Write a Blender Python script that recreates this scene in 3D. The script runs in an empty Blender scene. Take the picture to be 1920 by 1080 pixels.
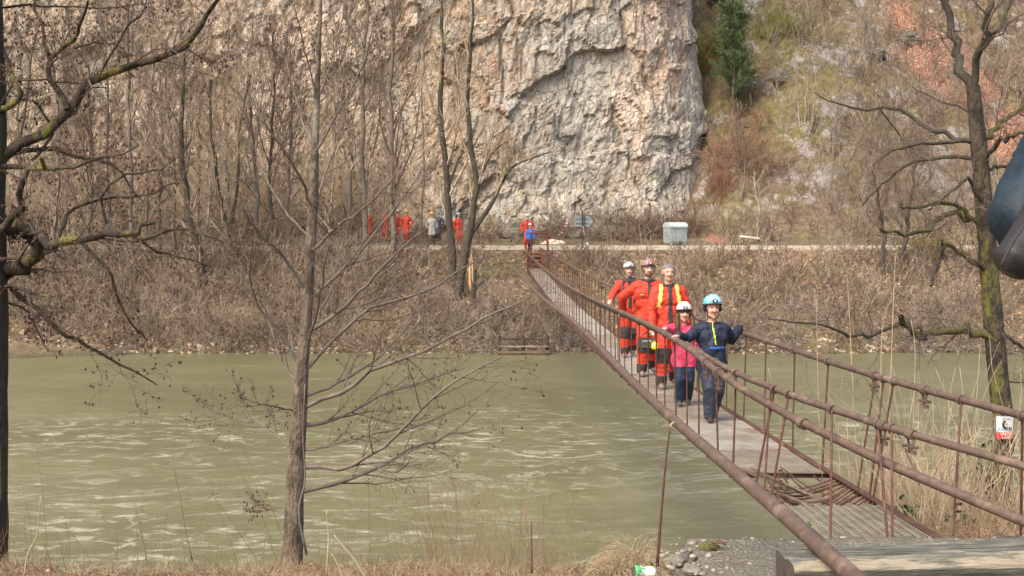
import bpy, bmesh, math, random
import numpy as np
from mathutils import Vector, Matrix
rnd = random.Random(7); rng = np.random.default_rng(11)
scn = bpy.context.scene
COL = scn.collection
# ------------------------------------------------------------------ camera, sky, sun, exposure
F = 2059.0                                   # focal length in pixels of a 1920 wide picture
TH = math.atan(110.0/F)                      # camera looks slightly down
cam_d = bpy.data.cameras.new('camera'); cam = bpy.data.objects.new('camera', cam_d); COL.objects.link(cam)
cam.location = (0, 0, 0); cam.rotation_euler = (math.pi/2-TH, 0, 0)
cam_d.sensor_width = 36; cam_d.lens = 36*F/1920; cam_d.clip_start = .1; cam_d.clip_end = 1500
scn.camera = cam
SUN_EL, SUN_AZ = math.radians(50), math.radians(220)      # azimuth clockwise from +Y: sun behind the camera, to its left
world = bpy.data.worlds.new('World'); scn.world = world; world.use_nodes = True
wn = world.node_tree; sky = wn.nodes.new('ShaderNodeTexSky'); sky.sky_type = 'NISHITA'; sky.sun_disc = False
sky.sun_elevation = SUN_EL; sky.sun_rotation = SUN_AZ; sky.dust_density = 6; sky.air_density = 1.0; sky.ozone_density = .6
bg = wn.nodes['Background']; bg.inputs['Strength'].default_value = .15; wn.links.new(sky.outputs[0], bg.inputs[0])
sd = bpy.data.lights.new('sun', 'SUN'); sd.energy = .9; sd.angle = math.radians(40); sd.color = (1, .95, .86)
sun = bpy.data.objects.new('sun', sd); COL.objects.link(sun)
sdir = Vector((math.sin(SUN_AZ)*math.cos(SUN_EL), math.cos(SUN_AZ)*math.cos(SUN_EL), math.sin(SUN_EL)))
sun.rotation_euler = sdir.to_track_quat('Z', 'Y').to_euler(); sun.location = (0, 0, 60)
scn.view_settings.view_transform = 'Standard'; scn.view_settings.look = 'None'
scn.view_settings.exposure = 1.08; scn.view_settings.gamma = 1; scn.view_settings.use_curve_mapping = False
# ------------------------------------------------------------------ projection helpers
CT, ST = math.cos(TH), math.sin(TH)
def ray(px, py):
    u = (px-960)/F; v = (540-py)/F
    return (u, CT+ST*v, -ST+CT*v)
def P(px, py, Y):
    d = ray(px, py); k = Y/d[1]; return (d[0]*k, Y, d[2]*k)
def onplan(px, py, fx):
    """the point seen at a pixel on the vertical sheet x = fx(Y)"""
    d = ray(px, py); lo, hi = 2.0, 80.0
    for _ in range(50):
        m = (lo+hi)/2
        if d[0]/d[1]*m - fx(m) > 0: hi = m
        else: lo = m
    return P(px, py, (lo+hi)/2)
# ------------------------------------------------------------------ noise
_perm = np.random.default_rng(3).permutation(256); _perm = np.concatenate([_perm, _perm, _perm])
_g = np.random.default_rng(4).normal(size=(256, 3)); _g /= np.linalg.norm(_g, axis=1)[:, None]
def perlin(x, y, z):
    xi, yi, zi = np.floor(x).astype(int), np.floor(y).astype(int), np.floor(z).astype(int)
    xf, yf, zf = x-xi, y-yi, z-zi
    f = lambda t: t*t*t*(t*(t*6-15)+10)
    u, v, w = f(xf), f(yf), f(zf)
    def gr(i, j, k):
        h = _perm[_perm[_perm[(xi+i) & 255]+((yi+j) & 255)]+((zi+k) & 255)]
        g = _g[h & 255]
        return g[..., 0]*(xf-i)+g[..., 1]*(yf-j)+g[..., 2]*(zf-k)
    L = lambda a, b, t: a+t*(b-a)
    return L(L(L(gr(0,0,0), gr(1,0,0), u), L(gr(0,1,0), gr(1,1,0), u), v), L(L(gr(0,0,1), gr(1,0,1), u), L(gr(0,1,1), gr(1,1,1), u), v), w)*1.6
def fbm(x, y, z, o=4, ridged=False):
    s = 0; a = 1; t = 0
    for i in range(o):
        n = perlin(x*2**i+13.7*i, y*2**i-7.1*i, z*2**i+3.3*i)
        s = s+a*((1-2*np.abs(n)) if ridged else n); t += a; a *= .5
    return s/t
def facets(x, y, z, tilt=.6, seed=0):
    """blocky fractured rock: each cell of a scattered set gets its own offset and tilt"""
    xi, yi, zi = np.floor(x).astype(int), np.floor(y).astype(int), np.floor(z).astype(int)
    best = np.full(x.shape, 1e9); val = np.zeros(x.shape)
    for i in (-1, 0, 1):
        for j in (-1, 0, 1):
            for k in (-1, 0, 1):
                h = _perm[_perm[_perm[(xi+i+seed) & 255]+((yi+j) & 255)]+((zi+k) & 255)]
                r = _g[h]; r2 = _g[(h*7+31) & 255]
                px, py, pz = xi+i+.5+.5*r[..., 0], yi+j+.5+.5*r[..., 1], zi+k+.5+.5*r[..., 2]
                dx, dy, dz = x-px, y-py, z-pz
                d = dx*dx+dy*dy+dz*dz; m = d < best
                best = np.where(m, d, best)
                val = np.where(m, r2[..., 0]*.6+tilt*(dx*r2[..., 1]+dz*r2[..., 2]), val)
    return val
def sstep(a, b, x):
    t = np.clip((x-a)/(b-a), 0, 1); return t*t*(3-2*t)
# ------------------------------------------------------------------ mesh helpers
def tag(o, label=None, cat=None, group=None, kind=None):
    if label: o['label'] = label
    if cat: o['category'] = cat
    if group: o['group'] = group
    if kind: o['kind'] = kind
    return o
def empty(name, loc, label, cat, group=None, rz=0):
    o = bpy.data.objects.new(name, None); COL.objects.link(o); o.location = loc; o.rotation_euler = (0, 0, rz)
    o.empty_display_size = .1
    return tag(o, label, cat, group)
def obj(name, me, parent=None, kind=None):
    o = bpy.data.objects.new(name, me); COL.objects.link(o)
    if parent is not None:
        o.parent = parent
    if kind: o['kind'] = kind
    return o
def mesh_np(name, v, quads, mat, smooth=True, mi=None):
    """mesh from arrays; quads may be [n,3] or [n,4]"""
    me = bpy.data.meshes.new(name); v = np.asarray(v, np.float32); q = np.asarray(quads, np.int32); k = q.shape[1]
    me.vertices.add(len(v)); me.vertices.foreach_set('co', v.ravel())
    me.loops.add(q.size); me.loops.foreach_set('vertex_index', q.ravel())
    me.polygons.add(len(q)); me.polygons.foreach_set('loop_start', np.arange(0, q.size, k, dtype=np.int32))
    me.polygons.foreach_set('loop_total', np.full(len(q), k, np.int32))
    me.polygons.foreach_set('use_smooth', np.full(len(q), smooth, bool))
    for m in (mat if isinstance(mat, (list, tuple)) else [mat]): me.materials.append(m)
    if mi is not None: me.polygons.foreach_set('material_index', np.asarray(mi, np.int32))
    me.update(calc_edges=True); me.validate()
    return me
def local(me, parent_loc):
    me.transform(Matrix.Translation(-Vector(parent_loc))); return me
def tubes(Pth, R, sides=3, caps=True):
    """many tubes at once: Pth [N,n,3], R [N,n]"""
    Pth = np.asarray(Pth, float); R = np.asarray(R, float); N, n, _ = Pth.shape
    T = np.empty_like(Pth); T[:, 1:-1] = Pth[:, 2:]-Pth[:, :-2]; T[:, 0] = Pth[:, 1]-Pth[:, 0]; T[:, -1] = Pth[:, -1]-Pth[:, -2]
    T /= np.linalg.norm(T, axis=2, keepdims=True)+1e-9
    m = T.mean(axis=1); ref = np.where((np.abs(m[:, 2]) < .8*np.linalg.norm(m, axis=1)+1e-9)[:, None], [[0, 0, 1.]], [[0, 1., 0]])
    U = np.cross(T, ref[:, None, :]); U /= np.linalg.norm(U, axis=2, keepdims=True)+1e-9
    V = np.cross(T, U)
    a = np.arange(sides)*2*math.pi/sides
    v = Pth[:, :, None, :]+R[:, :, None, None]*(U[:, :, None, :]*np.cos(a)[None, None, :, None]+V[:, :, None, :]*np.sin(a)[None, None, :, None])
    idx = np.arange(N*n*sides).reshape(N, n, sides); nx = np.roll(idx, -1, axis=2)
    q = np.stack([idx[:, :-1], nx[:, :-1], nx[:, 1:], idx[:, 1:]], axis=-1).reshape(-1, 4)
    return v.reshape(-1, 3), q
def resample(pts, n):
    """smooth polyline through pts with n points (Catmull-Rom)"""
    p = np.asarray(pts, float); m = len(p)
    if m == 2: return p[0]+(p[1]-p[0])*np.linspace(0, 1, n)[:, None]
    e = np.vstack([2*p[0]-p[1], p, 2*p[-1]-p[-2]])
    t = np.linspace(0, m-1, n); i = np.minimum(t.astype(int), m-2); f = (t-i)[:, None]
    a, b, c, d = e[i], e[i+1], e[i+2], e[i+3]
    return .5*((2*b)+(-a+c)*f+(2*a-5*b+4*c-d)*f*f+(-a+3*b-3*c+d)*f**3)
def tube_obj(name, pts, r, mat, parent=None, sides=8, n=None, ploc=(0, 0, 0), closed=False):
    n = n or max(2, len(pts)); p = resample(pts, n); p = p-np.asarray(ploc)
    rr = np.interp(np.linspace(0, 1, n), np.linspace(0, 1, len(r)), r) if hasattr(r, '__len__') else np.full(n, r)
    v, q = tubes(p[None], rr[None], sides)
    me = mesh_np(name, v, q, mat)
    bm = bmesh.new(); bm.from_mesh(me); bm.verts.ensure_lookup_table()
    if not closed:
        for s in (0, n-1):
            try: bm.faces.new([bm.verts[s*sides+k] for k in range(sides)])
            except ValueError: pass
    bmesh.ops.recalc_face_normals(bm, faces=bm.faces); bm.to_mesh(me); bm.free()
    return obj(name, me, parent)
class BM:
    """collects boxes, bars, discs into one mesh object"""
    def __init__(s): s.b = bmesh.new()
    def box(s, c, d, rot=None, bev=0):
        r = bmesh.ops.create_cube(s.b, size=1.0); vs = r['verts']
        M = Matrix.Translation(c) @ (rot.to_4x4() if rot is not None else Matrix.Identity(4)) @ Matrix.Diagonal((*d, 1))
        bmesh.ops.transform(s.b, matrix=M, verts=vs)
        if bev: bmesh.ops.bevel(s.b, geom=list({e for v in vs for e in v.link_edges}), offset=bev, segments=2, affect='EDGES')
        return s
    def cyl(s, a, b, ra, rb=None, seg=12):
        a, b = Vector(a), Vector(b); d = b-a
        r = bmesh.ops.create_cone(s.b, cap_ends=True, segments=seg, radius1=ra, radius2=ra if rb is None else rb, depth=d.length)
        bmesh.ops.transform(s.b, matrix=Matrix.Translation((a+b)/2) @ d.to_track_quat('Z', 'Y').to_matrix().to_4x4(), verts=r['verts']); return s
    def ball(s, c, d, sub=2):
        r = bmesh.ops.create_icosphere(s.b, subdivisions=sub, radius=1)
        bmesh.ops.transform(s.b, matrix=Matrix.Translation(c) @ Matrix.Diagonal((*d, 1)), verts=r['verts']); return s
    def prism(s, poly, z0, z1, M=None):
        lo = [s.b.verts.new((x, y, z0)) for x, y in poly]; hi = [s.b.verts.new((x, y, z1)) for x, y in poly]
        s.b.faces.new(lo[::-1]); s.b.faces.new(hi); n = len(poly)
        for i in range(n): s.b.faces.new([lo[i], lo[(i+1) % n], hi[(i+1) % n], hi[i]])
        if M is not None: bmesh.ops.transform(s.b, matrix=M, verts=lo+hi)
        return s
    def done(s, name, mat, parent=None, kind=None, smooth=False, rough=0):
        if rough:
            for v in s.b.verts: v.co += Vector((rnd.uniform(-1, 1), rnd.uniform(-1, 1), rnd.uniform(-1, 1)))*rough
        bmesh.ops.recalc_face_normals(s.b, faces=s.b.faces)
        me = bpy.data.meshes.new(name); s.b.to_mesh(me); s.b.free(); me.materials.append(mat)
        if smooth:
            for p in me.polygons: p.use_smooth = True
        return obj(name, me, parent, kind)
# ------------------------------------------------------------------ materials
def nt(m):
    m.use_nodes = True; t = m.node_tree; return t, t.nodes, t.links
class G:
    """tiny node graph helper"""
    def __init__(s, name):
        s.m = bpy.data.materials.new(name); s.t, s.n, s.l = nt(s.m); s.bsdf = s.n['Principled BSDF']
        s.pos = s.n.new('ShaderNodeNewGeometry').outputs['Position']
    def put(s, sock, v):
        if isinstance(v, (int, float)): sock.default_value = v
        elif isinstance(v, (tuple, list)): sock.default_value = (*v, 1) if len(v) == 3 and sock.type == 'RGBA' else v
        else: s.l.new(v, sock)
    def mapv(s, scale=(1, 1, 1), off=(0, 0, 0), rot=(0, 0, 0), src=None):
        k = s.n.new('ShaderNodeMapping'); s.l.new(src or s.pos, k.inputs[0]); k.inputs['Scale'].default_value = scale
        k.inputs['Location'].default_value = off; k.inputs['Rotation'].default_value = rot; return k.outputs[0]
    def noise(s, scale, detail=5, rough=.6, vec=None, dist=0):
        k = s.n.new('ShaderNodeTexNoise'); s.l.new(vec or s.pos, k.inputs['Vector']); k.inputs['Scale'].default_value = scale
        k.inputs['Detail'].default_value = detail; k.inputs['Roughness'].default_value = rough; k.inputs['Distortion'].default_value = dist
        return k.outputs['Fac']
    def voro(s, scale, vec=None, feat='F1', out='Distance'):
        k = s.n.new('ShaderNodeTexVoronoi'); s.l.new(vec or s.pos, k.inputs['Vector']); k.inputs['Scale'].default_value = scale; k.feature = feat
        return k.outputs[out]
    def ramp(s, fac, stops):
        k = s.n.new('ShaderNodeValToRGB'); s.l.new(fac, k.inputs[0]); e = k.color_ramp.elements
        for i, (p, c) in enumerate(stops):
            el = e[i] if i < 2 else e.new(p); el.position = p; el.color = (*c, 1) if hasattr(c, '__len__') else (c, c, c, 1)
        return k.outputs[0]
    def mix(s, fac, a, b, mode='MIX'):
        k = s.n.new('ShaderNodeMix'); k.data_type = 'RGBA'; k.blend_type = mode
        s.put(k.inputs[0], fac); s.put(k.inputs[6], a); s.put(k.inputs[7], b); return k.outputs[2]
    def math(s, op, a, b=0.0):
        k = s.n.new('ShaderNodeMath'); k.operation = op; s.put(k.inputs[0], a); s.put(k.inputs[1], b); return k.outputs[0]
    def sep(s, ax):
        k = s.n.new('ShaderNodeSeparateXYZ'); s.l.new(s.pos, k.inputs[0]); return k.outputs[ax]
    def sphere(s, c, r0, r1, scale=(1, 1, 1), amp=1.1):
        """1 inside r0 falling to 0 at r1 round world point c (a stain with its own place)"""
        k = s.n.new('ShaderNodeVectorMath'); k.operation = 'SUBTRACT'; s.l.new(s.pos, k.inputs[0]); k.inputs[1].default_value = c
        k2 = s.n.new('ShaderNodeVectorMath'); k2.operation = 'MULTIPLY'; s.l.new(k.outputs[0], k2.inputs[0]); k2.inputs[1].default_value = scale
        k3 = s.n.new('ShaderNodeVectorMath'); k3.operation = 'LENGTH'; s.l.new(k2.outputs[0], k3.inputs[0])
        d = s.math('ADD', k3.outputs['Value'], s.math('MULTIPLY', s.math('SUBTRACT', s.noise(.5, 6, .7), .5), (r0+r1)*amp))
        k4 = s.n.new('ShaderNodeMapRange'); s.l.new(d, k4.inputs[0]); k4.inputs[1].default_value = r1; k4.inputs[2].default_value = r0; return k4.outputs[0]
    def end(s, col, rough=.8, bump=None, strength=.5, dist=.02, metal=0, spec=.3):
        s.put(s.bsdf.inputs['Base Color'], col); s.put(s.bsdf.inputs['Roughness'], rough); s.bsdf.inputs['Metallic'].default_value = metal
        s.bsdf.inputs['Specular IOR Level'].default_value = spec
        if bump is not None:
            k = s.n.new('ShaderNodeBump'); s.l.new(bump, k.inputs['Height']); k.inputs['Strength'].default_value = strength; k.inputs['Distance'].default_value = dist
            s.l.new(k.outputs[0], s.bsdf.inputs['Normal'])
        return s.m
def mat(name, c1, c2=None, scale=8, rough=.8, bump=.3, bscale=None, stretch=(1, 1, 1), dist=.01, metal=0, spec=.3, lo=.35, hi=.65, c3=None):
    g = G(name); v = g.mapv(stretch); n = g.noise(scale, 6, .65, v)
    c2 = c2 or tuple(x*.75 for x in c1)
    col = g.ramp(n, [(lo, c1), (hi, c2)])
    if c3:
        col = g.mix(g.ramp(g.noise(scale*.37, 5, .7, v), [(.52, 0.), (.64, 1.)]), col, c3)
    return g.end(col, rough, g.noise(bscale or scale*3, 4, .6, v) if bump else None, bump, dist, metal, spec)
M = {}
M['rust_cable'] = mat('rusty_cable', (.135, .090, .066), (.085, .058, .044), 14, .65, .6, 60, (1, 1, 1), .006, c3=(.19, .135, .10), spec=.35)
M['rust'] = mat('rust', (.115, .052, .036), (.075, .04, .03), 18, .85, .5, 70, dist=.003, c3=(.15, .08, .055))
M['rust_bright'] = mat('red_rust', (.25, .06, .03), (.14, .045, .03), 10, .85, .4)
M['deck_grey'] = mat('worn_grey_plate', (.36, .335, .275), (.26, .23, .185), 5, .75, .4, 90, dist=.004, c3=(.22, .17, .12))
M['deck_rust'] = mat('rusty_plate', (.265, .225, .165), (.175, .14, .10), 6, .8, .5, 60, dist=.004, c3=(.31, .27, .21))
M['grating'] = mat('weathered_grating', (.30, .28, .21), (.19, .16, .115), 9, .8, .4)
M['oldwood'] = mat('old_wood', (.22, .16, .11), (.12, .08, .055), 12, .9, .5, 30, (1, 1, 1), .01)
M['bark_brown'] = mat('brown_bark', (.21, .165, .12), (.095, .074, .056), 11, .95, 1., 34, (1, 1, .45), .045, c3=(.27, .23, .17), lo=.42, hi=.58)
M['bark_grey'] = mat('grey_bark', (.21, .175, .14), (.12, .10, .08), 11, .95, .7, 45, (1, 1, .5), .012)
M['bark_moss'] = mat('mossy_bark', (.085, .068, .048), (.038, .031, .023), 10, .97, 1., 26, (1, 1, .5), .05, c3=(.16, .15, .04), lo=.42, hi=.58)
M['bark_dark'] = mat('dark_bark', (.085, .070, .055), (.045, .037, .03), 9, .97, 1., 30, (1, 1, .45), .03, c3=(.07, .075, .03))
M['moss'] = mat('moss', (.13, .13, .035), (.075, .06, .03), 14, 1, .8, 60, dist=.02, c3=(.05, .042, .03))
M['twig_red'] = mat('reddish_twigs', (.38, .29, .21), (.13, .097, .07), 3.5, .9, 0, lo=.42, hi=.58)
M['twig_near'] = mat('near_twigs', (.19, .145, .11), (.09, .065, .05), 12, .9, 0)
M['twig_tan'] = mat('tan_twigs', (.54, .43, .30), (.24, .18, .115), 3.5, .9, 0)
M['twig_brown'] = mat('brown_twigs', (.26, .185, .13), (.08, .055, .04), 3.5, .9, 0)
M['twig_grey'] = mat('grey_twigs', (.36, .30, .24), (.14, .11, .085), 3.5, .9, 0)
M['twig_pale'] = mat('pale_twigs', (.42, .36, .27), (.30, .25, .18), 2, .9, 0)
M['straw'] = mat('dry_straw', (.44, .35, .22), (.27, .20, .125), 6, .9, 0)
M['straw_dark'] = mat('dead_stems', (.26, .17, .10), (.17, .11, .065), 5, .9, 0)
M['leaf_red'] = mat('fallen_leaf', (.25, .09, .05), (.18, .07, .04), 20, .8, .2)
M['green'] = mat('dull_green_leaf', (.05, .09, .035), (.03, .06, .025), 5, .7, .2)
M['needles'] = mat('pine_needles', (.14, .19, .08), (.08, .12, .05), 3, .8, 0)
M['birch'] = mat('pale_bark', (.48, .44, .36), (.36, .31, .25), 10, .85, .3)
# ------------------------------------------------------------------ terrain
def shore(x): return 45+1.0*perlin(x*.07+3, x*0+.5, x*0)+.35*perlin(x*.35, x*0+9, x*0)-2.2*sstep(-14, -22, x)
def far_h(x, y):
    s = shore(x); t = np.clip((y-s)/(55.4-s), -.3, 1)
    z = -5.3+4.25*np.where(t < 0, t, 1-(1-t)**1.35)
    bumpy = sstep(0, .2, t)*sstep(1, .8, t)
    z = z+bumpy*(.45*fbm(x*.25, y*.25, x*0, 4)+.18*fbm(x*1.1, y*1.1, x*0+4, 3))
    z = z+.036*np.clip(y-55.5, 0, 5)
    v = np.maximum(y-60.6, 0); z = z+.055*v*sstep(0, 3, v)+sstep(0, 2, v)*.22*fbm(x*.5, y*.5, x*0+2, 4)
    z = z+.5*sstep(-4, -12, x)*sstep(60.5, 63, y)
    w = sstep(9.5, 14.5, x); k = np.maximum(y-63.5, 0)
    z = z+w*(k*.72*sstep(0, 8, k)+.5*sstep(0, 4, k)+sstep(1, 8, k)*(1.9*fbm(x*.11+5, y*.11, x*0, 5)+.8*facets(x*.35, y*.35, z*.35, 1.3)+.35*facets(x*.9, y*.9, z*0, 1.2, 5)))
    z = z-.75*sstep(14, 20, x)*sstep(5.5, 0, np.abs(y-63))*0
    return z
def far_z(x, y): return float(far_h(np.array([float(x)]), np.array([float(y)]))[0])
def near_edge(x): return 6.9-.75*sstep(.7, 1.1, x)*sstep(2.9, 2.6, x)+.25*perlin(x*.5, x*0, x*0+7)+5.2*sstep(2.6, 3.5, x+.0*x)
def near_h(x, y):
    e = near_edge(x); d = np.maximum(y-e, 0)
    z = -2.17+.18*sstep(1.0, 2.4, x)+.06*fbm(x*.8, y*.8, x*0, 4)+.03*fbm(x*4, y*4, x*0, 2)
    z = z-sstep(0, .8, d)*.15-d*.62-sstep(0, .25, d)*.5*sstep(.7, 1.1, x)*sstep(2.9, 2.6, x)-.21*np.clip(y-6.9, 0, 6)*sstep(2.55, 3.1, x)
    z = z+.0*x
    return np.maximum(z, -6.4)
def near_z(x, y): return float(near_h(np.array([float(x)]), np.array([float(y)]))[0])
def grid_mesh(name, x0, x1, y0, y1, st, h, mat_, kind='structure'):
    xs = np.arange(x0, x1+st, st); ys = np.arange(y0, y1+st, st); X, Y = np.meshgrid(xs, ys, indexing='ij')
    Z = h(X.ravel(), Y.ravel()); v = np.stack([X.ravel(), Y.ravel(), Z], 1)
    i = np.arange(len(xs)*len(ys)).reshape(len(xs), len(ys))
    q = np.stack([i[:-1, :-1], i[1:, :-1], i[1:, 1:], i[:-1, 1:]], -1).reshape(-1, 4)
    return obj(name, mesh_np(name, v, q, mat_), kind=kind)
# far ground: dead leaves and earth, gravel verge, grassy hill with red scree and grey outcrops
g = G('far_ground_material')
n1 = g.noise(.35, 8, .7); n2 = g.noise(2.5, 8, .75); n3 = g.noise(9, 4, .7)
soil = g.ramp(n2, [(.3, (.085, .06, .042)), (.5, (.17, .122, .082)), (.72, (.30, .23, .155))])
grass = g.ramp(n2, [(.35, (.10, .095, .03)), (.6, (.22, .20, .07))])
hillm = g.ramp(g.sep(1), [(0, 0.), (1, 0.)])
col = g.mix(g.math('MULTIPLY', g.ramp(n1, [(.46, 0.), (.58, 1.)]), .5), soil, grass)
ol = g.sphere((18.5, 82, 11), 4.5, 9.5, (1.2, .5, .8))
col = g.mix(g.math('MULTIPLY', ol, .85), col, g.ramp(n2, [(.35, (.10, .088, .03)), (.62, (.22, .185, .07))]))
rocky = g.ramp(g.noise(.45, 8, .75, g.mapv((1, 1, .8), (40, 3, 9))), [(.53, 0.), (.58, 1.)])
slope = G.sep(g, 2)
k = g.n.new('ShaderNodeMapRange'); g.l.new(slope, k.inputs[0]); k.inputs[1].default_value = .6; k.inputs[2].default_value = 2.0
rock_c = g.ramp(n2, [(.3, (.17, .155, .14)), (.6, (.38, .35, .32)), (.8, (.52, .47, .41))])
col = g.mix(g.math('MULTIPLY', rocky, k.outputs[0]), col, rock_c)
s1 = g.math('MAXIMUM', g.sphere((30.8, 81, 11.0), 2.6, 3.5, (1.0, .35, .75), .5), g.sphere((29.6, 87, 15.0), 1.0, 1.8, (1, .25, .45), .5)); s2 = g.sphere((33.1, 73, 5.2), 1.6, 2.8, (1, .4, .8), .6); s3 = g.sphere((11.9, 64, .2), .5, 1.1, (1.3, .5, .38), .6)
s4 = g.sphere((14.6, 56, -1.6), .5, 1.9, (.6, .6, 1.2))
spk = g.noise(2.2, 9, .82, None, .5)
col = g.mix(g.ramp(spk, [(.36, .7), (.47, 0.)]), col, (.07, .05, .035)); col = g.mix(g.ramp(spk, [(.56, 0.), (.68, .6)]), col, (.42, .35, .25))
redc = g.ramp(n3, [(.35, (.22, .085, .045)), (.5, (.32, .13, .075)), (.62, (.58, .42, .32))])
ss = g.math('MAXIMUM', g.math('MAXIMUM', s1, s2), g.math('MAXIMUM', s3, g.math('MULTIPLY', s4, .7)))
col = g.mix(g.math('MULTIPLY', ss, .97), col, redc)
wet = g.n.new('ShaderNodeMapRange'); g.l.new(g.sep(2), wet.inputs[0]); wet.inputs[1].default_value = -4.9; wet.inputs[2].default_value = -5.14
col = g.mix(wet.outputs[0], col, (.10, .085, .05))
M['far_ground'] = g.end(col, .95, g.math('ADD', n2, g.math('MULTIPLY', n3, .4)), .8, .25)
grid_mesh('far_ground', -62, 72, 42.5, 122, .42, far_h, M['far_ground'])
# gravel road on the far side
g = G('gravel_road_material')
c = g.ramp(g.noise(3, 6, .7), [(.3, (.30, .26, .20)), (.7, (.46, .40, .31))])
c = g.mix(g.ramp(g.noise(.6, 6, .7, g.mapv((.4, 1.6, 1))), [(.5, 0.), (.62, 1.)]), c, (.33, .30, .17))
M['road'] = g.end(c, .95, g.noise(20, 3), .4, .02)
xs = np.arange(-62, 72, .6); v = []; 
yy = [55.7, 56.5, 57.6, 58.7, 60.2]
X, Yg = np.meshgrid(xs, np.array(yy), indexing='ij'); jit = .35*perlin(X*.4, Yg*0+2, X*0)+.3*perlin(X*1.7, Yg*3, X*0); Yj = Yg+jit*np.array([1, .3, 0, .3, 1])[None, :]
Zr = far_h(X.ravel(), Yj.ravel()).reshape(X.shape)+np.array([.005, .03, .05, .03, .005])[None, :]
i = np.arange(X.size).reshape(X.shape); q = np.stack([i[:-1, :-1], i[1:, :-1], i[1:, 1:], i[:-1, 1:]], -1).reshape(-1, 4)
obj('gravel_road', mesh_np('gravel_road', np.stack([X.ravel(), Yj.ravel(), Zr.ravel()], 1), q, M['road']), kind='structure')
# near bank
g = G('near_bank_material'); n2 = g.noise(7, 8, .75); n3 = g.noise(30, 5, .7)
c = g.ramp(n2, [(.3, (.16, .10, .06)), (.5, (.30, .20, .115)), (.7, (.44, .32, .19))])
c = g.mix(g.ramp(g.noise(1.3, 5), [(.55, 0.), (.65, .7)]), c, (.16, .14, .06))
M['near_ground'] = g.end(c, .95, g.math('ADD', n2, n3), .8, .05)
grid_mesh('near_bank_ground', -14, 22, 1.0, 16.5, .12, near_h, M['near_ground'])
# river
WZ = -5.14
g = G('murky_river'); wv = g.mapv((.35, 1.3, 1)); 
base = g.ramp(g.noise(.12, 4, .6, g.mapv((.5, 1.4, 1))), [(.38, (.116, .115, .056)), (.62, (.158, .153, .082))])
far_dark = g.n.new('ShaderNodeMapRange')
foam_a = g.noise(2.6, 8, .66, g.mapv((.55, .95, 1), (3, 1, 0)), .5)
streak = g.noise(2.2, 8, .72, g.mapv((.5, 1.0, 1), (1, 5, 0)), .8)
base = g.mix(g.ramp(streak, [(.40, .45), (.5, 0.)]), base, (.115, .112, .052)); base = g.mix(g.ramp(streak, [(.54, 0.), (.66, .35)]), base, (.23, .225, .13))
foam_zone = g.noise(.16, 4, .55, g.mapv((.6, 1.2, 1), (7.3, 2, 0)), .4)
foam = g.math('MULTIPLY', g.ramp(foam_a, [(.60, 0.), (.72, .8)]), g.ramp(foam_zone, [(.50, 0.0), (.66, .8)]))
band = g.sphere((1.0, 25.5, WZ), 1.5, 6, (.34, .9, 1)); band2 = g.sphere((-11, 27, WZ), 1.2, 4.5, (.30, 1.1, 1)); band3 = g.sphere((-7, 18.5, WZ), 1.5, 5.5, (.5, 1, 1)); band4 = g.sphere((13, 26, WZ), 2, 6, (.4, .8, 1))
bz = g.math('MAXIMUM', g.math('MAXIMUM', band, band2), g.math('MAXIMUM', band3, band4))
foam = g.math('ADD', foam, g.math('MULTIPLY', g.ramp(foam_a, [(.55, 0.), (.68, .7)]), bz))
crest_n = g.noise(.55, 7, .6, g.mapv((.45, 1.3, 1), (2, 8, 0)), 1.2)
crest = g.ramp(g.math('ABSOLUTE', g.math('SUBTRACT', crest_n, .5)), [(0., 1.), (.018, 0.)])
foam = g.math('ADD', foam, g.math('MULTIPLY', crest, g.math('ADD', g.math('MULTIPLY', bz, .42), .04)))
col = g.mix(g.math('MINIMUM', foam, .75), base, (.44, .43, .31))
w1 = g.noise(1.3, 6, .65, g.mapv((.6, 1.1, 1)), .5); w2 = g.noise(5, 4, .6, g.mapv((.5, 1.6, 1)))
M['water'] = g.end(col, g.ramp(foam, [(0., .30), (.6, .7)]), g.math('ADD', g.math('ADD', w1, g.math('MULTIPLY', w2, .3)), g.math('MULTIPLY', foam, .3)), .38, .13, spec=.4)
def water_h(x, y):
    a = sstep(45, 38, y); return WZ+a*(.035*fbm(x*.45, y*1.3, x*0, 3)+.06*sstep(.0, .8, fbm(x*.3+9, y*.8, x*0, 3)))
grid_mesh('river_water', -45, 45, 8, 47, .36, water_h, M['water'])
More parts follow.
